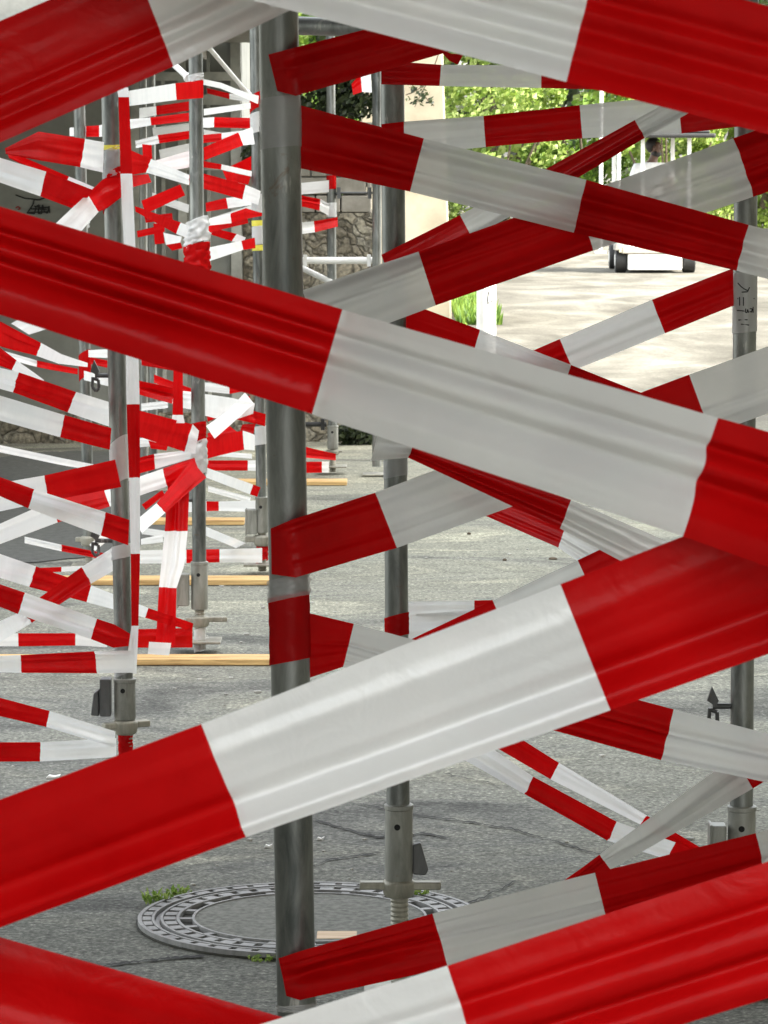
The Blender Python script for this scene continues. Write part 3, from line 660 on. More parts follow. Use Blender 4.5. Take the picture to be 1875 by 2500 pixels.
nb = sv((tb.x+.01, yp, pz+.53), (.075, .075), ch); nk = sv((hx-.01, yp-.01, hz_-.14), .06, nb); jw = sv((hx+.015, yp-.02, hz_-.07), (.066, .072), nk)
md = sv((hx, yp-.01, hz_+.01), (.082, .098), jw); tp = sv((hx-.005, yp, hz_+.085), (.066, .078), md); nose = sv((hx+.098, yp-.06, hz_-.015), .014, md)
for sx in (-1, 1):
    sh = sv((tb.x+sx*.19, yp, pz+.47), .062, ch); el = sv((tb.x+sx*.27, yp-.08, pz+.2), .043, sh); wr_ = sv((tb.x+sx*.2-.02, yp-.33, pz+.24), .028, el); hd = sv((tb.x+sx*.14, yp-.42, pz+.27), (.03, .02), wr_)
    for q in range(4): sv((tb.x+sx*.12+(q-1.5)*.018, yp-.485, pz+.262-.008*q), .009, hd)
    sv((tb.x+sx*.10, yp-.42, pz+.30), .010, hd)
    hp = sv((tb.x+sx*.10, yp-.05, pz-.03), .085, pel); kn = sv((tb.x+sx*.13, yp-.45, pz-.02), .06, hp); an = sv((tb.x+sx*.13, yp-.50, pz-.40), .04, kn); sv((tb.x+sx*.14, yp-.66, pz-.44), .035, an)
pe = skin('person', V, E, Rr, M_SKIN); tag(pe, 'person in a white t-shirt with black hair and beard sitting in the cart, looking right', 'person')
V2, E2, R2 = [], [], []
def sv2(p, r, par=None):
    V2.append(Vector(p)); R2.append(r)
    if par is not None: E2.append((par, len(V2)-1))
    return len(V2)-1
a0 = sv2((tb.x, yp, pz+.0), (.17, .14)); a1 = sv2((tb.x, yp+.02, pz+.18), (.165, .13), a0); a2 = sv2((tb.x, yp, pz+.40), (.20, .14), a1); a3 = sv2((tb.x+.01, yp, pz+.535), (.10, .09), a2)
for sx in (-1, 1):
    q = sv2((tb.x+sx*.20, yp, pz+.46), .085, a2); sv2((tb.x+sx*.25, yp-.05, pz+.30), .07, q)
skin('t_shirt', V2, E2, R2, M_SHIRT, pe)
V3 = [Vector((tb.x, yp, pz-.02))]; E3 = []; R3 = [(.165, .135)]
for sx in (-1, 1):
    i = len(V3); V3 += [Vector((tb.x+sx*.10, yp-.05, pz-.03)), Vector((tb.x+sx*.13, yp-.45, pz-.02)), Vector((tb.x+sx*.13, yp-.5, pz-.36))]; R3 += [.10, .075, .06]; E3 += [(0, i), (i, i+1), (i+1, i+2)]
skin('trousers', V3, E3, R3, M_DENIM, pe)
def blob(name, c, rad, m, parent, cut=None, seed=0):
    bm = bmesh.new(); bmesh.ops.create_icosphere(bm, subdivisions=3, radius=1)
    for v in bm.verts:
        k = 1+.06*noise.noise(v.co*4+Vector((seed, 0, 0))); v.co = Vector((v.co.x*rad[0]*k, v.co.y*rad[1]*k, v.co.z*rad[2]*k))
    if cut: bmesh.ops.delete(bm, geom=[v for v in bm.verts if cut(v.co)], context='VERTS')
    for v in bm.verts: v.co += Vector(c)
    me = bpy.data.meshes.new(name); bm.to_mesh(me); bm.free(); return link(name, me, m, parent)
blob('hair', (hx-.018, yp+.012, hz_+.03), (.106, .110, .112), M_HAIR, pe, lambda c: c.x > .045 and c.z < .045 or c.x > -.01 and c.z < -.01)
blob('beard', (hx+.02, yp-.02, hz_-.085), (.072, .078, .055), M_HAIR, pe, lambda c: c.z > .02 and c.x > .02)
blob('ear', (hx-.012, yp-.098, hz_-.005), (.016, .012, .028), M_SKIN, pe)

# ------------------------------------------------------------------ barrier tapes
TG = 'red and white barrier tapes strung between the posts'
def tape(label, secs, cols, fold=1.0, seed=None, name='barrier_tape', folds=None):
    seed = (hash(label) if seed is None else seed)
    sd_ = sum(ord(c)*(i+1) for i, c in enumerate(label)); r_ = random.Random(sd_)
    P = [(WD(s[0], s[1], s[4]), WD(s[2], s[3], s[4])) for s in secs]
    wpx = max(math.hypot(s[0]-s[2], s[1]-s[3]) for s in secs)
    # a tape that leaves the picture runs on towards its next post
    secs = list(secs); other = {'R': 'W', 'W': 'R', 'C': 'C'}
    def outside(q): return not (-4 < (q[0]+q[2])/2 < 1879 and -4 < (q[1]+q[3])/2 < 2504)
    def run_on(a, b):
        ca, cb = (a[0]+a[1])/2, (b[0]+b[1])/2; d_ = (ca-cb).normalized()*(.36 if secs[0][4] < 2.6 else .32)
        return (a[0]+d_, a[1]+d_)
    if outside(secs[-1]): P.append(run_on(P[-1], P[-2])); q = secs[-1]; secs.append((q[0]+240, q[1], q[2]+240, q[3], q[4])); cols = cols+other[cols[-1]]
    if outside(secs[0]): P.insert(0, run_on(P[0], P[1])); q = secs[0]; secs.insert(0, (q[0]-240, q[1], q[2]-240, q[3], q[4])); cols = other[cols[0]]+cols
    nv = int(min(56, max(10, wpx/3.5)))
    nr = r_.randint(6, 9); ridges = []
    for i in range(nr):
        wdt = r_.choice((.022, .035, .05, .08, .12, .16)); ridges.append((r_.uniform(.06, .94), wdt, r_.choice((-1, 1))*wdt*r_.uniform(.22, .6), r_.uniform(0, 6.28), r_.uniform(.8, 2.5), r_.uniform(-.10, .10)))
    if folds: ridges = [(c, wd, a*wd, r_.uniform(-.4, .4), .35, dr) for c, wd, a, dr in folds]
    sag = r_.uniform(-.1, .1)
    verts = []; faces = []; mats = []; rows = 0; ulen = 0
    col_i = {'R': 0, 'W': 1, 'C': 2}
    for k in range(len(secs)-1):
        (T0, B0), (T1, B1) = P[k], P[k+1]
        L = ((T1+B1)/2-(T0+B0)/2).length; lp = math.hypot(secs[k+1][0]-secs[k][0], secs[k+1][1]-secs[k][1])
        n = max(2, int(lp/22))
        for i in range(0 if k == 0 else 1, n+1):
            t = i/n; T = T0.lerp(T1, t); B = B0.lerp(B1, t); w_ = (T-B).length; u = ulen+L*t
            dirn = (T1+B1)/2-(T0+B0)/2
            nrm = dirn.cross(B-T); nrm = nrm.normalized() if nrm.length > 1e-9 else Vector((0, -1, 0))
            nrm = Vector((0, -1, 0))/max(.4, abs(nrm.y))
            ends = 1.0
            if k == 0: ends = min(1, .25+t*L/.10)
            if k == len(secs)-2: ends = min(ends, .25+(1-t)*L/.10)
            for j in range(nv+1):
                v = j/nv; dsp = 0
                for c, wd, a, ph, fq, dr in ridges:
                    cc = c+dr*math.sin(u*fq*2+ph); q = (v-cc)/wd
                    dsp += a*math.exp(-q*q)*((.8+.2*math.sin(u*4+ph*2)) if folds else (.55+.45*math.sin(u*fq*3+ph*2)))
                dsp += sag*(v-.5)**2
                nzv = noise.noise(Vector((u*14, v*3.0, sd_ % 97)))*.006+noise.noise(Vector((u*5, v*9.0, sd_ % 53)))*.010
                # small irregularity of the two edges
                ev = (noise.noise(Vector((u*9, sd_ % 31, 0)))*.006)*(1 if v in (0, 1) else 0)
                p = T+(B-T)*(v+ev)
                verts.append(p+nrm*ends*(dsp*fold*(3.0 if w_*F/max(T.y,.1) > 100 else 2.2)+nzv)*min(w_, .1))
            if rows > 0:
                for j in range(nv):
                    a = (rows-1)*(nv+1)+j; faces.append((a, a+1, a+nv+2, a+nv+1)); mats.append(col_i[cols[k]])
            rows += 1
        ulen += L
    me = bpy.data.meshes.new(name); me.from_pydata([tuple(v) for v in verts], [], faces); me.update()
    me.polygons.foreach_set('material_index', mats)
    o = link(name, me, [M_RED, M_WHN if secs[0][4] < 2.6 else M_WHT, M_CLR])
    return tag(o, label, 'barrier tape', TG)

def wrap(P, y0, y1, col, label, grow=1.05, slant=.25, name='tape_wrap', crumple=.04, r=RT):
    """tape wound around a post between two picture rows"""
    a, c = P.atrow(y0), P.atrow(y1); n, m_ = 40, 14; V = []
    sd_ = sum(ord(q) for q in label)
    for j in range(m_+1):
        for k in range(n):
            t = 2*math.pi*k/n; p = a.lerp(c, j/m_)
            zz = (a.z-c.z)*slant*math.cos(t+.6)*.5
            rr_ = r*(grow+crumple*noise.noise(Vector((math.cos(t)*2.2, math.sin(t)*2.2+sd_, j*.55)))+crumple*.5*noise.noise(Vector((math.cos(t)*6, math.sin(t)*6, j*1.3+sd_))))
            V.append(p+Vector((math.cos(t)*rr_, math.sin(t)*rr_, zz)))
    b = MB(); b.add(V, [(j*n+k, j*n+(k+1) % n, (j+1)*n+(k+1) % n, (j+1)*n+k) for j in range(m_) for k in range(n)])
    return tag(b.build(name, {'R': M_RED, 'W': M_WHT, 'C': M_CLR, 'Y': M_YEL}[col], None, True), label, 'tape wrap', 'bands of tape wound around the posts')

# --- big foreground tapes
tape('huge dark red to pale grey tape crossing the top left corner, nearest of all', [(-230, 152, -120, 402, 2.4), (327, -90, 424, 162, 2.4), (740, -272, 830, -32, 2.4)], 'RW', 1, folds=[(.60,.05,-.32,.02),(.80,.05,-.32,.02)])
tape('huge tape from top centre down to the right edge, pale then red', [(640, -305, 560, -13, 2.25), (1459, -92, 1382, 200, 2.2), (1975, 42, 1900, 335, 2.15)], 'WR', 1, folds=[(.28,.075,-.42,.03),(.54,.08,-.45,.03),(.80,.07,-.38,.02)])
tape('huge tape sloping from the left edge down across the middle, red, long pale, red', [(-70, 482, -140, 722, 2.44), (836, 755, 762, 1009, 2.42), (1751, 1018, 1664, 1305, 2.15), (1990, 1085, 1905, 1392, 2.1)], 'RWR', 1, folds=[(.26,.055,-1.05,.02),(.53,.075,-.85,.03),(.41,.16,.26,.0),(.80,.2,.22,.0)])
tape('huge tape rising from lower left to the right edge, with the longest pale stretch', [(-160, 2010, -50, 2280, 2.25), (492, 1765, 601, 2040, 2.2), (1367, 1424, 1489, 1731, 2.2), (1870, 1228, 1975, 1558, 2.2)], 'RWR', 1, folds=[(.3,.2,.10,.0),(.72,.09,-.32,.04),(.90,.07,.34,.01)])
tape('huge plain red tape cutting across the bottom left corner', [(-90, 2265, -170, 2555, 2.3), (900, 2547, 815, 2835, 2.3)], 'R', 1, folds=[(.5,.25,-.12,0)])
tape('huge tape rising at the bottom right corner, pale tip then wide red', [(540, 2533, 640, 2825, 2.15), (1092, 2359, 1190, 2650, 2.12), (2000, 2065, 2090, 2370, 2.1)], 'WR', 1, folds=[(.33,.07,-.5,.04),(.68,.06,-.65,.04),(.5,.2,.15,.0),(.88,.12,.2,.0)])
# --- tapes tied to the near post
tape('red tape rising right from the top of the near post', [(655, 133, 677, 222, 4.12), (712, 118, 722, 234, 4.10), (1092, 20, 1112, 122, 4.3)], 'RR', 1)
tape('small loose red tail of tape hanging at the top centre', [(1079, 122, 1082, 132, 4.3), (1100, 131, 1096, 148, 4.3), (1132, 131, 1118, 158, 4.32)], 'RR', .8)
tape('tape descending right from the near post: red, pale, dark red, pale, past the driver', [(733, 257, 733, 411, 4.15), (1035, 338, 1001, 468, 4.3), (1432, 439, 1401, 568, 4.4), (1829, 549, 1799, 661, 4.5), (1910, 570, 1885, 684, 4.5)], 'RWRW', 1.1)
tape('tape rising right from behind the long diagonal, pale, red, pale and red again', [(738, 709, 790, 850, 4.2), (1022, 615, 1064, 746, 4.34), (1403, 479, 1449, 612, 4.425), (1791, 338, 1840, 481, 4.7), (1930, 288, 1975, 434, 4.75)], 'WRWR', 1.1)
tape('narrow tape climbing steeply from the second post, red, pale, then red over the bushes', [(931, 622, 955, 690, 6.95), (1123, 525, 1152, 580, 6.8), (1310, 425, 1337, 478, 6.4), (1550, 293, 1574, 337, 6.2), (1700, 211, 1724, 252, 6.1)], 'RWRW', 1)
tape('nearly level tape right of the second post, pale, red, pale over the green leaves', [(931, 303, 931, 385, 6.95), (986, 297, 987, 378, 6.94), (1180, 283, 1186, 359, 6.9), (1415, 257, 1422, 338, 6.9), (1655, 232, 1664, 326, 6.9), (1850, 205, 1860, 302, 6.9)], 'RWRWR', .9)
tape('topmost level tape at the second post, red then pale, just under the huge top tape', [(931, 148, 931, 206, 6.95), (1077, 158, 1073, 210, 6.95), (1322, 160, 1321, 215, 6.95), (1600, 165, 1600, 222, 7.0)], 'RWR', 1)
tape('tape rising right from the middle of the near post, its start wrapped in red', [(661, 1290, 663, 1402, 4.125), (712, 1268, 722, 1409, 4.10), (916, 1202, 969, 1337, 4.2), (1300, 1057, 1350, 1200, 4.3), (1682, 914, 1735, 1058, 4.4), (1940, 822, 1990, 968, 4.5)], 'RRWRW', .7)
tape('dark red and white tape sloping down right just under the long diagonal', [(925, 1048, 905, 1125, 4.3), (1010, 1085, 996, 1117, 4.12), (1394, 1220, 1367, 1290, 4.1), (1660, 1335, 1610, 1420, 4.1)], 'WRW', 1.6)
tape('red then pale tape partly hidden beneath the dark red one, centre right', [(1120, 1185, 1090, 1218, 7.3), (1380, 1285, 1363, 1337, 7.0), (1475, 1335, 1440, 1390, 6.9), (1620, 1400, 1590, 1455, 6.8)], 'RWW', .8)
tape('faint pale tape rising above the huge rising tape, red at both ends', [(985, 1570, 1030, 1655, 6.93), (1203, 1467, 1240, 1550, 6.8), (1411, 1369, 1448, 1450, 6.5), (1560, 1298, 1600, 1380, 6.3)], 'RWR', .6)
tape('short level white tape with red tip right of the second post', [(990, 1468, 990, 1506, 7.02), (1158, 1466, 1158, 1494, 7.3), (1204, 1465, 1200, 1486, 7.4)], 'WR', 1)
tape('white slack fold of tape below the short level white tape', [(990, 1500, 990, 1590, 7.04), (1165, 1490, 1040, 1575, 7.2)], 'W', .8)
tape('tape from the red wrap on the near post down to the lower right', [(752, 1496, 752, 1656, 4.16), (864, 1523, 838, 1628, 4.2), (1280, 1634, 1255, 1757, 4.3), (1645, 1732, 1614, 1856, 4.4), (1940, 1808, 1910, 1918, 4.5)], 'RWRW', 1.3)
tape('long pale tape climbing to the right edge post, red at both ends', [(1366, 2158, 1392, 2196, 6.1), (1464, 2087, 1491, 2124, 5.6), (1794, 1849, 1839, 1927, 4.56), (1960, 1730, 2010, 1812, 4.66)], 'RWR', 1.2)
tape('upper one of two narrow tapes descending over the asphalt, red then white', [(1160, 1732, 1130, 1778, 7.4), (1365, 1863, 1344, 1903, 7.7), (1580, 1992, 1563, 2013, 8.0), (1775, 2108, 1760, 2130, 8.2)], 'RWR', 1.8)
tape('lower one of two narrow tapes descending over the asphalt, white then red then white', [(1150, 1793, 1105, 1840, 7.2), (1302, 1897, 1280, 1939, 7.4), (1506, 2007, 1483, 2053, 7.6), (1650, 2058, 1625, 2098, 7.8), (1800, 2138, 1780, 2172, 8.0)], 'WRWR', 1.8)
tape('red and pale tape running just above the long diagonal in front of the sand', [(985, 735, 962, 822, 7.05), (1172, 805, 1150, 880, 7.0), (1394, 891, 1370, 965, 6.98), (1610, 976, 1590, 1050, 6.9)], 'RWR', .7)
tape('tape rising over the sand to the right post: red tip, pale, red', [(1190, 904, 1225, 985, 7.04), (1367, 828, 1400, 905, 7.03), (1592, 732, 1624, 814, 7.0), (1790, 655, 1792, 746, 6.99)], 'RWR', 1.1)
tape('tape rising from the foot of the near post, red, pale, then long red', [(680, 2340, 699, 2432, 4.12), (727, 2325, 732, 2443, 4.10), (1056, 2232, 1094, 2364, 4.0), (1453, 2133, 1487, 2268, 3.8), (1846, 2036, 1878, 2165, 3.6), (1970, 2004, 2000, 2130, 3.5)], 'RRWRW', 1.3)

# --- tapes around the left post
tape('long narrow tape strip hanging down the right side of the left post', [(284, 206, 313, 214, 9.0), (289, 237, 315, 237, 9.02), (294, 424, 323, 424, 9.03), (305, 660, 333, 660, 9.03), (309, 987, 341, 987, 9.03), (315, 1166, 342, 1166, 9.03), (319, 1352, 342, 1352, 9.03), (321, 1528, 338, 1528, 9.03), (305, 1640, 333, 1645, 9.03)], 'WRWWRWRW', 1.2)
tape('ribbed white tape with red end from the left post top to the middle post', [(312, 222, 314, 259, 9.05), (428, 203, 431, 244, 10.6), (496, 196, 496, 239, 11.7)], 'WR', 1.8)
tape('wide red tape narrowing to a tip at the upper left, white at the left post', [(12, 362, 14, 376, 8.3), (95, 321, 100, 392, 8.5), (209, 339, 198, 408, 8.9), (254, 347, 252, 421, 9.08)], 'RRW', 1.6)
tape('pale then red tape descending from left edge to the left post upper knot', [(-30, 376, -40, 432, 8.3), (113, 419, 98, 479, 8.6), (228, 464, 190, 514, 8.95)], 'WR', 1.3)
tape('thin folded red tape edge with bright white end at the upper left', [(16, 366, 22, 386, 8.6), (168, 431, 158, 452, 8.9), (230, 457, 224, 468, 9.1)], 'RW', 1)
tape('pale pinkish tape dropping lower left from the red knot of the left post', [(296, 432, 296, 482, 9.04), (252, 437, 262, 508, 9.02), (212, 474, 241, 517, 8.95), (118, 562, 165, 602, 8.6)], 'RRW', 1)
tape('small white tape corner peeking out under the big diagonal at the left', [(27, 790, 71, 817, 10), (66, 768, 130, 798, 10)], 'W', 1.4)
tape('twisted glossy red tape pinched into a white point behind the left post', [(-40, 762, -40, 832, 9.0), (101, 836, 90, 868, 10.0), (150, 864, 143, 887, 10.8), (214, 886, 214, 896, 12.5)], 'RWW', 3)
tape('pinkish red then white twisted scrap at the left edge', [(-30, 828, -30, 884, 9.2), (40, 880, 28, 904, 9.5), (108, 928, 100, 938, 10)], 'RW', 2.5)
tape('upper of two parallel tapes left of the left post, going on to the middle knot', [(-20, 893, -35, 940, 8.4), (46, 909, 31, 958, 8.7), (186, 957, 165, 1007, 9.1), (300, 992, 290, 1050, 9.8), (470, 1036, 450, 1103, 11.68), (486, 1052, 476, 1108, 11.7)], 'WRWRW', 1.7)
tape('lower of two parallel tapes left of the left post, grey white then red', [(-30, 956, -45, 1014, 8.3), (158, 1013, 147, 1067, 8.8), (272, 1045, 268, 1098, 9.06)], 'WR', .9)
tape('broad red tape wrapped over the left post at mid height, pale to its left', [(-30, 1185, -28, 1255, 8.6), (108, 1161, 119, 1224, 8.9), (281, 1122, 296, 1189, 9.03)], 'WR', .9)
tape('tape crossing in front of the left post, red, ribbed white, red', [(-25, 1154, -40, 1193, 8.4), (85, 1193, 70, 1240, 8.6), (259, 1249, 247, 1306, 8.95), (316, 1269, 313, 1331, 9.0)], 'RWR', 1.8)
tape('plain pale tape rising from the left edge under the broad red one', [(-30, 1292, -25, 1338, 9.3), (128, 1222, 140, 1276, 9.5), (254, 1197, 268, 1237, 9.8), (292, 1185, 302, 1222, 9.9)], 'WRW', 1.2)
tape('ribbed tape behind the left post, white, red, white, ending red at the middle jack', [(-20, 1347, -30, 1403, 8.8), (87, 1384, 71, 1434, 9.3), (222, 1430, 211, 1471, 9.8), (362, 1485, 354, 1509, 10.8), (472, 1522, 469, 1541, 11.7)], 'WRWR', 2)
tape('red tape rising steeply towards the left post, pale above and below', [(-30, 1530, -15, 1576, 9.6), (50, 1493, 78, 1520, 8.80), (199, 1384, 222, 1425, 9.0), (285, 1330, 290, 1385, 9.18)], 'WRW', 1.4)
tape('see-through white tape crossing over the steep red one, red at both ends', [(-30, 1415, -40, 1465, 8.5), (62, 1446, 44, 1499, 8.7), (237, 1510, 222, 1560, 8.95), (280, 1524, 277, 1581, 9.02), (319, 1548, 319, 1577, 9.04)], 'RWRR', 1.1)
tape('short bright orange red band of level tape lying above the lower one', [(-30, 1552, -30, 1578, 11.3), (44, 1546, 45, 1578, 11.3), (184, 1546, 184, 1576, 11.3), (262, 1552, 262, 1580, 11.3)], 'WRW', 1)
tape('level tape at the foot of the left post, white, red, see-through white', [(-30, 1602, -30, 1640, 8.6), (50, 1599, 53, 1642, 8.7), (230, 1590, 238, 1643, 8.95), (328, 1588, 328, 1642, 9.02)], 'WRW', 1.6)
tape('red then white tape sloping down to the jack of the left post', [(-30, 1696, -30, 1742, 8.6), (121, 1736, 113, 1775, 8.8), (282, 1786, 278, 1824, 9.03)], 'RW', 1.6)
tape('lowest level tape at the left, red then white, under the sloping one', [(-30, 1812, -30, 1860, 8.7), (99, 1812, 98, 1859, 8.8), (284, 1802, 284, 1848, 9.05)], 'RW', 1.2)

# --- tapes around middle and far posts
tape('bright twisted white tape from the middle post top to the pale post', [(492, 192, 492, 206, 11.8), (540, 202, 538, 216, 12.5), (590, 222, 588, 236, 13.2), (632, 234, 630, 254, 13.8)], 'WWW', 3)
tape('narrow white tape rising towards the pale post in the second row from the top', [(497, 266, 498, 282, 11.9), (612, 251, 612, 265, 13.8)], 'W', 1.5)
tape('dark red tape behind the ribbed white one, upper row left of the middle post', [(340, 264, 340, 290, 15.5), (381, 259, 382, 281, 15.4), (470, 246, 470, 269, 15.2)], 'WR', 1)
tape('dark red tape with pale left end in the second row left of the middle post', [(317, 291, 317, 315, 14.5), (367, 287, 369, 306, 14.5), (470, 274, 470, 295, 14.4)], 'WR', 1)
tape('dark red tape in the third row left of the middle post', [(330, 344, 332, 362, 15), (385, 330, 389, 350, 15), (470, 318, 470, 338, 14.8)], 'WR', 1)
tape('dark red level tape reaching the pale post from the left', [(490, 288, 490, 312, 14.4), (523, 286, 522, 311, 14.3), (616, 288, 616, 314, 14.1)], 'WR', 1)
tape('short dark red tape right of the middle post below the level one', [(490, 330, 490, 350, 15), (541, 325, 541, 345, 15), (600, 318, 600, 338, 15)], 'RW', 1)
tape('bright red tape rising to a white end at the pale post', [(497, 360, 498, 392, 12.0), (582, 323, 594, 355, 13.2), (616, 310, 622, 352, 13.7)], 'RW', 1.6)
tape('white ribbed tape with dark red start, descending from the strip past the middle post', [(318, 366, 316, 428, 10.8), (369, 388, 357, 421, 11.2), (462, 427, 462, 452, 11.9), (500, 424, 498, 461, 12.1), (600, 451, 592, 487, 13.2), (640, 468, 634, 502, 13.95)], 'RWRRW', 2)
tape('broad pale grey tape rising from the dark red start to the middle post', [(365, 396, 372, 425, 12.2), (462, 368, 466, 408, 12.6)], 'W', 1)
tape('small dark red vertical scrap above the ribbed white tape', [(347, 352, 370, 354, 12.5), (350, 392, 372, 392, 12.5)], 'R', 1)
tape('dark red scrap below the strip knot, right of the left post', [(322, 428, 324, 457, 11), (362, 425, 370, 445, 11.2)], 'R', 1.2)
tape('narrow dark red tape with bright white end, right of the middle post', [(497, 393, 497, 409, 12.3), (541, 401, 540, 414, 12.9), (615, 418, 614, 431, 13.75)], 'RW', 1.5)
tape('red tape rising behind the bright white end to the pale post', [(558, 408, 562, 425, 14.5), (616, 380, 618, 414, 14.2)], 'R', 1)
tape('dark red tape sloping down right above the ribbed red one', [(543, 416, 553, 440, 13.6), (612, 431, 606, 451, 14.1)], 'R', 1)
tape('brick red tape rising left of the middle post with nothing beside it', [(345, 490, 355, 522, 12.8), (440, 450, 452, 477, 12.6)], 'R', 1)
tape('red tape with white ribs dropping from the strip to the white knot', [(329, 503, 331, 517, 9.3), (441, 543, 430, 571, 11.5), (462, 552, 455, 580, 11.7)], 'RW', 2)
tape('thin red tape rising behind the ribbed one, left of the white knot', [(334, 564, 336, 580, 12.5), (402, 548, 402, 566, 12.5)], 'R', 1)
tape('red vertical scrap left of the white knot', [(374, 545, 396, 548, 12.6), (378, 597, 402, 594, 12.6)], 'R', 1)
tape('small pale scrap touching the white knot', [(399, 568, 405, 598, 12.4), (444, 578, 440, 592, 12.0)], 'W', 1)
tape('small red scrap under the white knot on its left', [(405, 597, 420, 612, 12.4), (440, 590, 446, 606, 12.3)], 'R', 1)
tape('dark red square ended tape right of the middle post, pale beyond', [(502, 495, 503, 517, 13.4), (552, 483, 557, 509, 13.6), (614, 478, 618, 500, 14.1)], 'RW', 1.2)
tape('bright white tape turning red at the pale post, right of the white knot', [(497, 537, 498, 552, 11.95), (563, 521, 565, 545, 13.0), (600, 508, 603, 534, 13.5), (640, 520, 640, 527, 13.82)], 'WRR', 1)
tape('red tape rising under the bright white one', [(506, 552, 511, 568, 12.5), (603, 524, 606, 545, 13.6)], 'R', 1.2)
tape('red tape dropping right below the rising red one', [(520, 556, 512, 572, 13), (578, 571, 566, 589, 13.6), (600, 580, 594, 594, 13.9)], 'RW', 1)
tape('pale tape rising from the red knot of the middle post to a red end', [(502, 606, 510, 638, 12.0), (589, 588, 594, 610, 13.4), (622, 580, 624, 606, 13.85)], 'WR', 1)
tape('short red vertical tape hanging beside the middle post with a white hem', [(425, 835, 446, 835, 11.2), (421, 1013, 447, 1013, 11.2), (418, 1033, 451, 1033, 11.2)], 'RW', 1)
tape('red ribbed tape right of the strip, upper one, white at the middle post', [(336, 928, 336, 962, 11.6), (424, 945, 421, 985, 11.8), (446, 953, 446, 995, 11.9), (474, 957, 474, 1001, 12.0)], 'RWW', 2.2)
tape('narrower red tape crossing above the ribbed red one', [(376, 914, 376, 934, 12.6), (474, 950, 472, 972, 12.4)], 'R', 1.6)
tape('red and white tape rising to the lower middle knot', [(325, 1120, 325, 1160, 11.6), (376, 1108, 379, 1145, 11.7), (470, 1098, 472, 1118, 11.74)], 'RW', 1.4)
tape('red scrap behind the lower knot on the left', [(362, 1075, 368, 1095, 12.6), (410, 1088, 406, 1100, 12.6)], 'R', 1)
tape('white ribbed then red tape rising into the lower middle knot', [(330, 1168, 334, 1213, 11.2), (396, 1146, 408, 1188, 11.4), (474, 1118, 486, 1150, 11.66)], 'WR', 1.8)
tape('broad red tape falling left from the lower middle knot, pale end', [(468, 1124, 504, 1166, 11.6), (382, 1229, 403, 1253, 11.1), (330, 1272, 346, 1302, 10.8)], 'RW', 1.4)
tape('small dark red and white folded scrap between strip and hook', [(346, 1232, 356, 1245, 11), (396, 1196, 402, 1208, 11)], 'R', 1.5)
tape('wide vertical tape hanging at the middle post, red, white, red', [(410, 1180, 462, 1190, 11.45), (402, 1297, 458, 1297, 11.4), (394, 1376, 450, 1380, 11.35), (388, 1433, 431, 1436, 11.3), (380, 1572, 428, 1575, 11.25)], 'RWWR', 1.8)
tape('level red tape near the ground left of the middle jack', [(328, 1536, 328, 1581, 11.6), (470, 1533, 470, 1581, 11.62)], 'R', .7)
tape('small see-through white patch over the level red tape', [(364, 1567, 361, 1597, 11.2), (418, 1570, 413, 1600, 11.2)], 'W', .7)
tape('bright red level tape with cream end left of the pale post', [(506, 1124, 506, 1149, 15.6), (605, 1124, 605, 1149, 15.6), (632, 1124, 632, 1150, 15.6)], 'RW', 1)
tape('white tape sloping down to the pale post below the lower knot', [(505, 1142, 503, 1166, 12.0), (618, 1183, 610, 1207, 13.6), (636, 1190, 628, 1213, 13.8)], 'WR', 1)
tape('level cream white tape with small red block, upper one right of the middle post', [(460, 1226, 460, 1250, 15), (504, 1224, 504, 1248, 15), (534, 1224, 534, 1247, 15), (628, 1222, 628, 1250, 15)], 'WRW', 1)
tape('white tape sloping down right between the two level cream ones', [(498, 1284, 498, 1306, 12.6), (600, 1326, 576, 1338, 13.9)], 'W', 1)
tape('level cream white tape with small red block, lower one reaching from strip to pale post', [(330, 1344, 330, 1376, 13.9), (455, 1342, 455, 1375, 13.9), (536, 1341, 536, 1373, 13.8), (640, 1338, 640, 1374, 13.75)], 'WRW', 1.1)
tape('large white tape fold right of the middle post above the red bands', [(500, 962, 500, 1015, 11.95), (566, 972, 560, 1030, 12.8), (622, 985, 618, 1010, 13.6)], 'WW', 1)
tape('pale tape rising over the large white fold', [(503, 1040, 524, 1071, 11.9), (560, 1000, 580, 1022, 12.6), (598, 958, 620, 985, 13.6)], 'WW', 1)
tape('red band passing in front of the pale post at mid height', [(566, 992, 561, 1020, 13.2), (624, 1004, 622, 1034, 13.78), (649, 1011, 647, 1041, 13.8)], 'RR', .8)
tape('red tape rising from the lower knot towards the pale post', [(504, 1068, 506, 1120, 11.75), (592, 1052, 596, 1098, 13.2), (622, 1062, 622, 1100, 13.7)], 'RW', 1.3)
tape('red tape rising behind the lower knot above the other', [(506, 1058, 510, 1080, 12.9), (560, 1040, 590, 1062, 13.2)], 'R', 1.3)
tape('small crumpled red tape end hanging left of the pale post', [(592, 1036, 586, 1050, 13.7), (624, 1034, 618, 1062, 13.8)], 'R', 2.5)
tape('white tape between near post and far banded post, upper', [(700, 450, 700, 478, 18), (803, 440, 803, 469, 18.05)], 'W', 1)
tape('red streaked tape under the upper white one, beside the near post', [(700, 470, 700, 496, 17.8), (782, 486, 780, 514, 17.9), (804, 498, 802, 526, 18.05)], 'RW', 2)
tape('white then red tape ending at the far banded post', [(690, 548, 690, 578, 17.8), (766, 540, 769, 567, 17.9), (824, 530, 825, 553, 18.05)], 'WR', 1.3)
tape('red tape pair low behind the near post ending at the far banded post', [(690, 1078, 690, 1112, 17.6), (820, 1108, 820, 1124, 18.0)], 'R', 2)
tape('red block of level tape low right of the near post, white beyond', [(690, 1128, 690, 1156, 17.7), (786, 1127, 786, 1154, 17.8), (803, 1127, 803, 1154, 17.9)], 'RW', 1)
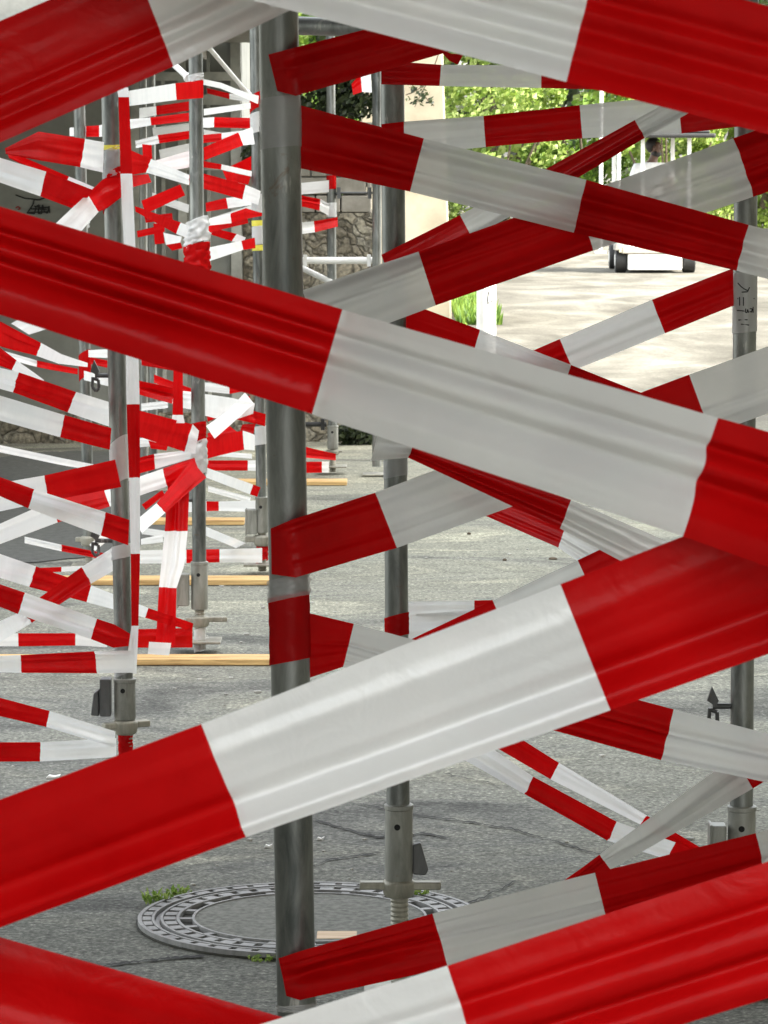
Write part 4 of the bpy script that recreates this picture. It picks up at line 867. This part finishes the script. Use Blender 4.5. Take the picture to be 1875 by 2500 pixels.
tape('small red and pink tape bunch at the top between near and second post', [(858, 205, 862, 232, 12), (880, 180, 884, 224, 12), (905, 170, 908, 226, 12)], 'RW', 2)
tape('short tape piece left of the left post at the top, red with cream end', [(170, 312, 170, 332, 14.2), (210, 308, 210, 334, 14.1), (242, 306, 242, 334, 14.1), (250, 304, 250, 334, 14.1)], 'WRW', 1)
tape('white tapes meeting behind the left post under the big diagonal', [(216, 855, 216, 872, 14), (300, 850, 300, 875, 13.6)], 'W', 1.3)
tape('white tape dropping right from the back post towards the left post', [(205, 905, 205, 928, 14.0), (300, 930, 300, 952, 13.2)], 'W', 1.3)
tape('white tape rising from the back jack towards the left post', [(218, 1330, 232, 1345, 13.9), (260, 1294, 272, 1312, 13.4)], 'W', 1)

# --- extra strips deep in the tangle
for lab, secs, cols in [
    ('faded white strip high up just under the canopy edge, left of the middle post', [(320, 232, 320, 250, 17), (460, 210, 462, 228, 17)], 'W'),
    ('thin red strip close under the canopy right of the middle post', [(505, 215, 506, 228, 17), (560, 228, 560, 242, 17), (612, 236, 612, 250, 17)], 'RW'),
    ('pale strip crossing low behind the dark red second row', [(372, 312, 374, 332, 17), (462, 300, 464, 320, 17)], 'W'),
    ('white strip between the level dark red tape and the bright red riser', [(497, 316, 498, 334, 16), (606, 336, 604, 352, 16)], 'W'),
    ('broad faded white strip behind the ribbed white tape', [(388, 366, 392, 392, 16.5), (462, 350, 464, 378, 16.5)], 'W'),
    ('white strip dropping behind the brick red tape', [(372, 470, 370, 490, 16.5), (462, 500, 460, 520, 16.5)], 'W'),
    ('red strip peeping out above the thin rising red one', [(352, 528, 356, 544, 16), (420, 520, 422, 536, 16)], 'R'),
    ('pale strip rising to the yellow ringed post from the square ended red tape', [(508, 534, 510, 550, 16), (616, 500, 618, 516, 16)], 'W'),
    ('pale strip low behind the red knot of the middle post', [(380, 628, 382, 646, 16), (470, 652, 470, 670, 16)], 'W'),
    ('red strip with pale end behind the red vertical tape', [(345, 870, 346, 892, 16), (424, 884, 424, 905, 16), (470, 890, 470, 912, 16)], 'RW'),
    ('faded white strip right of the hanging red tape, behind the large fold', [(470, 930, 470, 952, 16), (560, 940, 560, 962, 16), (615, 930, 616, 952, 16)], 'WR'),
    ('pale strip crossing behind the lower middle knot', [(340, 1070, 342, 1092, 15.5), (460, 1062, 462, 1082, 15.5)], 'W'),
    ('thin white strip near the ground behind the wide vertical tape', [(346, 1288, 346, 1304, 15), (402, 1296, 402, 1312, 15)], 'W'),
    ('faint white strip behind the twisted glossy red tape', [(96, 770, 100, 792, 14), (170, 800, 168, 818, 14)], 'W'),
    ('small red strip between the back post and the left post', [(200, 868, 200, 884, 15), (262, 880, 262, 898, 15)], 'R'),
    ('thin white strip under the parallel pair at the left', [(-20, 1082, -20, 1100, 12), (150, 1118, 148, 1134, 12.5), (262, 1140, 262, 1154, 13)], 'WW'),
    ('narrow red and white strip low between left post and back jack', [(60, 1310, 60, 1326, 12.5), (150, 1330, 150, 1346, 12.8), (262, 1352, 262, 1368, 13)], 'WR'),
    ('short white strip tucked behind the strip knot at mid height', [(345, 985, 345, 1003, 15), (410, 978, 410, 996, 15)], 'W'),
    ('red strip rising behind the white fold towards the pale post', [(505, 1012, 507, 1030, 15.2), (610, 966, 612, 984, 15.2)], 'R'),
    ('thin white strip between red bands right of the middle post', [(505, 1100, 505, 1112, 15.4), (615, 1108, 615, 1120, 15.4)], 'W'),
    ('white strip dropping behind the white sloping tape, right of the middle post', [(508, 1186, 508, 1200, 15.6), (612, 1214, 610, 1228, 15.6)], 'WR'[:1]),
    ('pinched white strip left of the wide vertical tape', [(344, 1316, 344, 1330, 14), (398, 1304, 398, 1324, 14)], 'W'),
    ('pale strip at the left edge between the twisted scraps', [(-20, 848, -20, 866, 13), (90, 880, 90, 896, 13), (190, 900, 190, 914, 13.6)], 'WR'),
    ('thin red strip at the left edge under the broad pale rising tape', [(-20, 1392, -20, 1404, 12), (150, 1384, 150, 1396, 12.4), (262, 1378, 262, 1390, 12.6)], 'RW'),
]: tape(lab, secs, cols, 1.6)

# --- wraps
wrap(PA, 238, 362, 'C', 'clear tape wound around the top of the near post', 1.06, .1)
wrap(PA, 1452, 1615, 'R', 'red tape wound around the lower half of the near post', 1.05, .14)
wrap(PA, 1408, 1462, 'C', 'crumpled clear tape just above the red wrap on the near post', 1.09, .5, crumple=.12)
wrap(PA, 2446, 2462, 'C', 'crumpled clear tape at the foot of the near post', 1.07, .6, crumple=.07)
wrap(P2, 1502, 1556, 'R', 'red tape wound around the second post', 1.06, .35)
wrap(P2, 1120, 1165, 'C', 'clear tape around the second post under the long diagonal', 1.06, .3)
wrap(P3, 664, 812, 'W', 'whitish paper and clear tape sticker around the right post', 1.06, .05, crumple=.015)
wrap(P4, 366, 436, 'C', 'crumpled clear tape around the left post above the red knot', 1.08, .3, crumple=.12)
wrap(P4, 354, 366, 'Y', 'yellow ring near the top of the left post', 1.05, .1)
wrap(P4, 430, 500, 'R', 'red tape knot around the upper left post', 1.10, .7, crumple=.15)
wrap(P4, 1078, 1186, 'W', 'white tape wound around the left post above the broad red tape', 1.06, .35)
wrap(P4, 1331, 1364, 'W', 'short white tape band on the left post below the ribbed white tape', 1.08, .4)
wrap(P4, 1575, 1650, 'C', 'see-through tape wound around the foot of the left post', 1.10, .3, crumple=.1)
wrap(P4, 1786, 1842, 'R', 'red tape wound around the jack of the left post', .82, .1, crumple=.1)
wrap(P5, 540, 600, 'W', 'white crumpled knot on the middle post', 1.75, .5, crumple=.55)
wrap(P5, 596, 665, 'R', 'red tape hanging around the middle post under the white knot', 1.85, .2, crumple=.45)
wrap(P5, 198, 238, 'R', 'red tape end wound around the top of the middle post', 1.08, .2)
wrap(P5, 182, 200, 'W', 'bright white band at the top of the middle post', 1.12, .5, crumple=.2)
wrap(P5, 1032, 1080, 'R', 'red tape around the middle post at the lower knot', 1.12, .2, crumple=.15)
wrap(P5, 1082, 1165, 'W', 'white tape around the middle post at the lower knot', 1.25, .3, crumple=.3)
wrap(P5, 1535, 1590, 'W', 'white tape around the jack of the middle post', .85, .2, crumple=.1)
wrap(P6, 232, 270, 'R', 'red tape band near the top of the pale post', 1.02, .5)
wrap(P6, 276, 326, 'W', 'white band under the red one on the pale post', 1.0, .2)
wrap(P6, 476, 522, 'W', 'white tape band halfway up the pale post', .98, .15)
wrap(P6, 538, 552, 'Y', 'upper yellow ring on the pale post', .98, .1)
wrap(P6, 552, 598, 'W', 'white band between the two yellow rings of the pale post', .97, .1)
wrap(P6, 598, 612, 'Y', 'lower yellow ring on the pale post', .98, .1)
wrap(P6, 1040, 1086, 'W', 'white band below the red band of the pale post', .99, .1)
wrap(P6, 1328, 1372, 'R', 'red crumpled tape around the jack of the pale post', .95, .4, crumple=.35)
wrap(P7, 428, 462, 'R', 'red band at the top of the far thin post', 1.08, .05)
wrap(P7, 495, 530, 'W', 'white band on the far thin post', 1.12, .05)
wrap(P9, 862, 925, 'R', 'dark red tape around the post behind the left post', 1.05, .3)
wrap(P9, 480, 560, 'W', 'loose white tape hanging on the post behind the left post', 1.3, .4, crumple=.5)
# marks on the sticker of the right post
b = MB()
sf = lambda x, y: (lambda q: Vector((q.x, P3.Y-math.sqrt(max(1e-6, (RT*1.09)**2-(q.x-P3.atrow(y).x)**2)), q.z)))(WY(x, y, P3.Y))
for pts in ([(1799, 690), (1806, 698), (1814, 704), (1822, 708)], [(1808, 712), (1822, 711), (1827, 700)], [(1797, 757), (1806, 757), (1814, 758)],
            [(1818, 752), (1816, 760), (1821, 762), (1822, 754), (1825, 762)], [(1828, 752), (1834, 753), (1832, 761), (1828, 759)], [(1836, 748), (1836, 762)], [(1798, 728), (1840, 728)],
            [(1803, 745), (1803, 724)], [(1812, 745), (1812, 724)], [(1800, 780), (1822, 779)], [(1806, 790), (1826, 792)]):
    b.path([sf(*q) for q in pts], .0011, 5)
o = b.build('handwriting', M_INK); tag(o, 'black handwriting on the sticker of the right post', 'handwriting')

# ------------------------------------------------------------------ weeds, pebbles, litter
def weed(label, px, py, h, n, seed, spread=.03):
    r_ = random.Random(seed); p = G(px, py); e = empty('weed_plant', p, label, 'weed', 'small weeds in the asphalt cracks')
    b = MB()
    for i in range(n*2):
        a = r_.uniform(0, 6.28); l = r_.uniform(.25, 1.1)*h; q = p+Vector((r_.uniform(-1, 1)*spread, r_.uniform(-.6, .6)*spread, 0)); t = q+Vector((math.cos(a)*l*.5, math.sin(a)*l*.5, l*.8))
        wv = Vector((-math.sin(a), math.cos(a), 0))*.0022*r_.uniform(.6, 1.6); m_ = q.lerp(t, .55)+Vector((0, 0, l*.12))
        b.add([q, m_-wv*1.5, t, m_+wv*1.5], [(0, 1, 2, 3)])
        for k in range(2):
            c = q.lerp(t, r_.uniform(.4, 1)); s_ = r_.uniform(.003, .009); u = Vector((r_.gauss(0, 1), r_.gauss(0, 1), r_.gauss(0, .5))).normalized(); v = u.orthogonal().normalized()
            b.add([c-u*s_, c+v*s_*.6, c+u*s_, c-v*s_*.6], [(0, 1, 2, 3)])
    child(b, 'leaves', M_WEED, e)
weed('green weed tuft at the upper left rim of the manhole', 385, 2208, .045, 20, 1, .03)
weed('green weed behind the tuft at the upper left rim of the manhole', 440, 2190, .035, 12, 2, .025)
weed('small weed at the far right rim of the manhole beside the second post', 1015, 2198, .035, 16, 3, .03)
weed('tiny weed at the near rim beside the near post', 640, 2345, .014, 9, 5, .03)
b = MB(); r_ = random.Random(21)
for i in range(300):
    if i < 300: x, y = r_.uniform(-1.2, 2.2), r_.uniform(6.8, 16)
    else: x, y = r_.uniform(-.8, 4), r_.uniform(14, 45)
    s_ = r_.uniform(.003, .008)*(1 if y < 16 else 2.2); rot = Matrix.Rotation(r_.uniform(0, 3), 3, 'Z')
    b.box((x, y, s_*.4), (s_*2*r_.uniform(.7, 1.6), s_*2, s_), 0, rot)
tag(b.build('gravel', plain('pale_grit', (.5, .49, .45), .9, (.25, .25, .23), 3), None, False, .002), 'loose pale grit and pebbles scattered over the asphalt', 'gravel', None, 'stuff')
for px, py, sz, lab in ((782, 2052, .006, 'white scrap right of the near post on the asphalt'), (655, 2070, .006, 'white scrap left of the near post on the asphalt'), (130, 1900, .012, 'white scrap on the asphalt at the lower left')):
    p = G(px, py); b = MB(); b.prism([(p.x-sz*1.6, .002), (p.x-sz, .009), (p.x+sz*.4, .006), (p.x+sz*1.7, .010), (p.x+sz*1.2, .001)], p.y-sz, p.y+sz); tag(b.build('paper_scrap', M_WHITE), lab, 'scrap', 'white scraps on the ground')
for px, py, sz, lab in ((1350, 1366, .018, 'flat brown fallen leaf on the pale ground right of centre'), (1232, 1369, .009, 'small dark pebble left of the brown leaf'), (1145, 1305, .009, 'small dark pebble on the pale ground under the red tape')):
    p = G(px, py); b = MB(); lathe(b, (p.x, p.y, .001), [(sz, 0), (sz*1.1, .004), (sz*.5, .009)], 9); o = b.build('fallen_leaf' if 'leaf' in lab else 'pebble', M_BARK, None, True); tag(o, lab, 'leaf' if 'leaf' in lab else 'pebble')
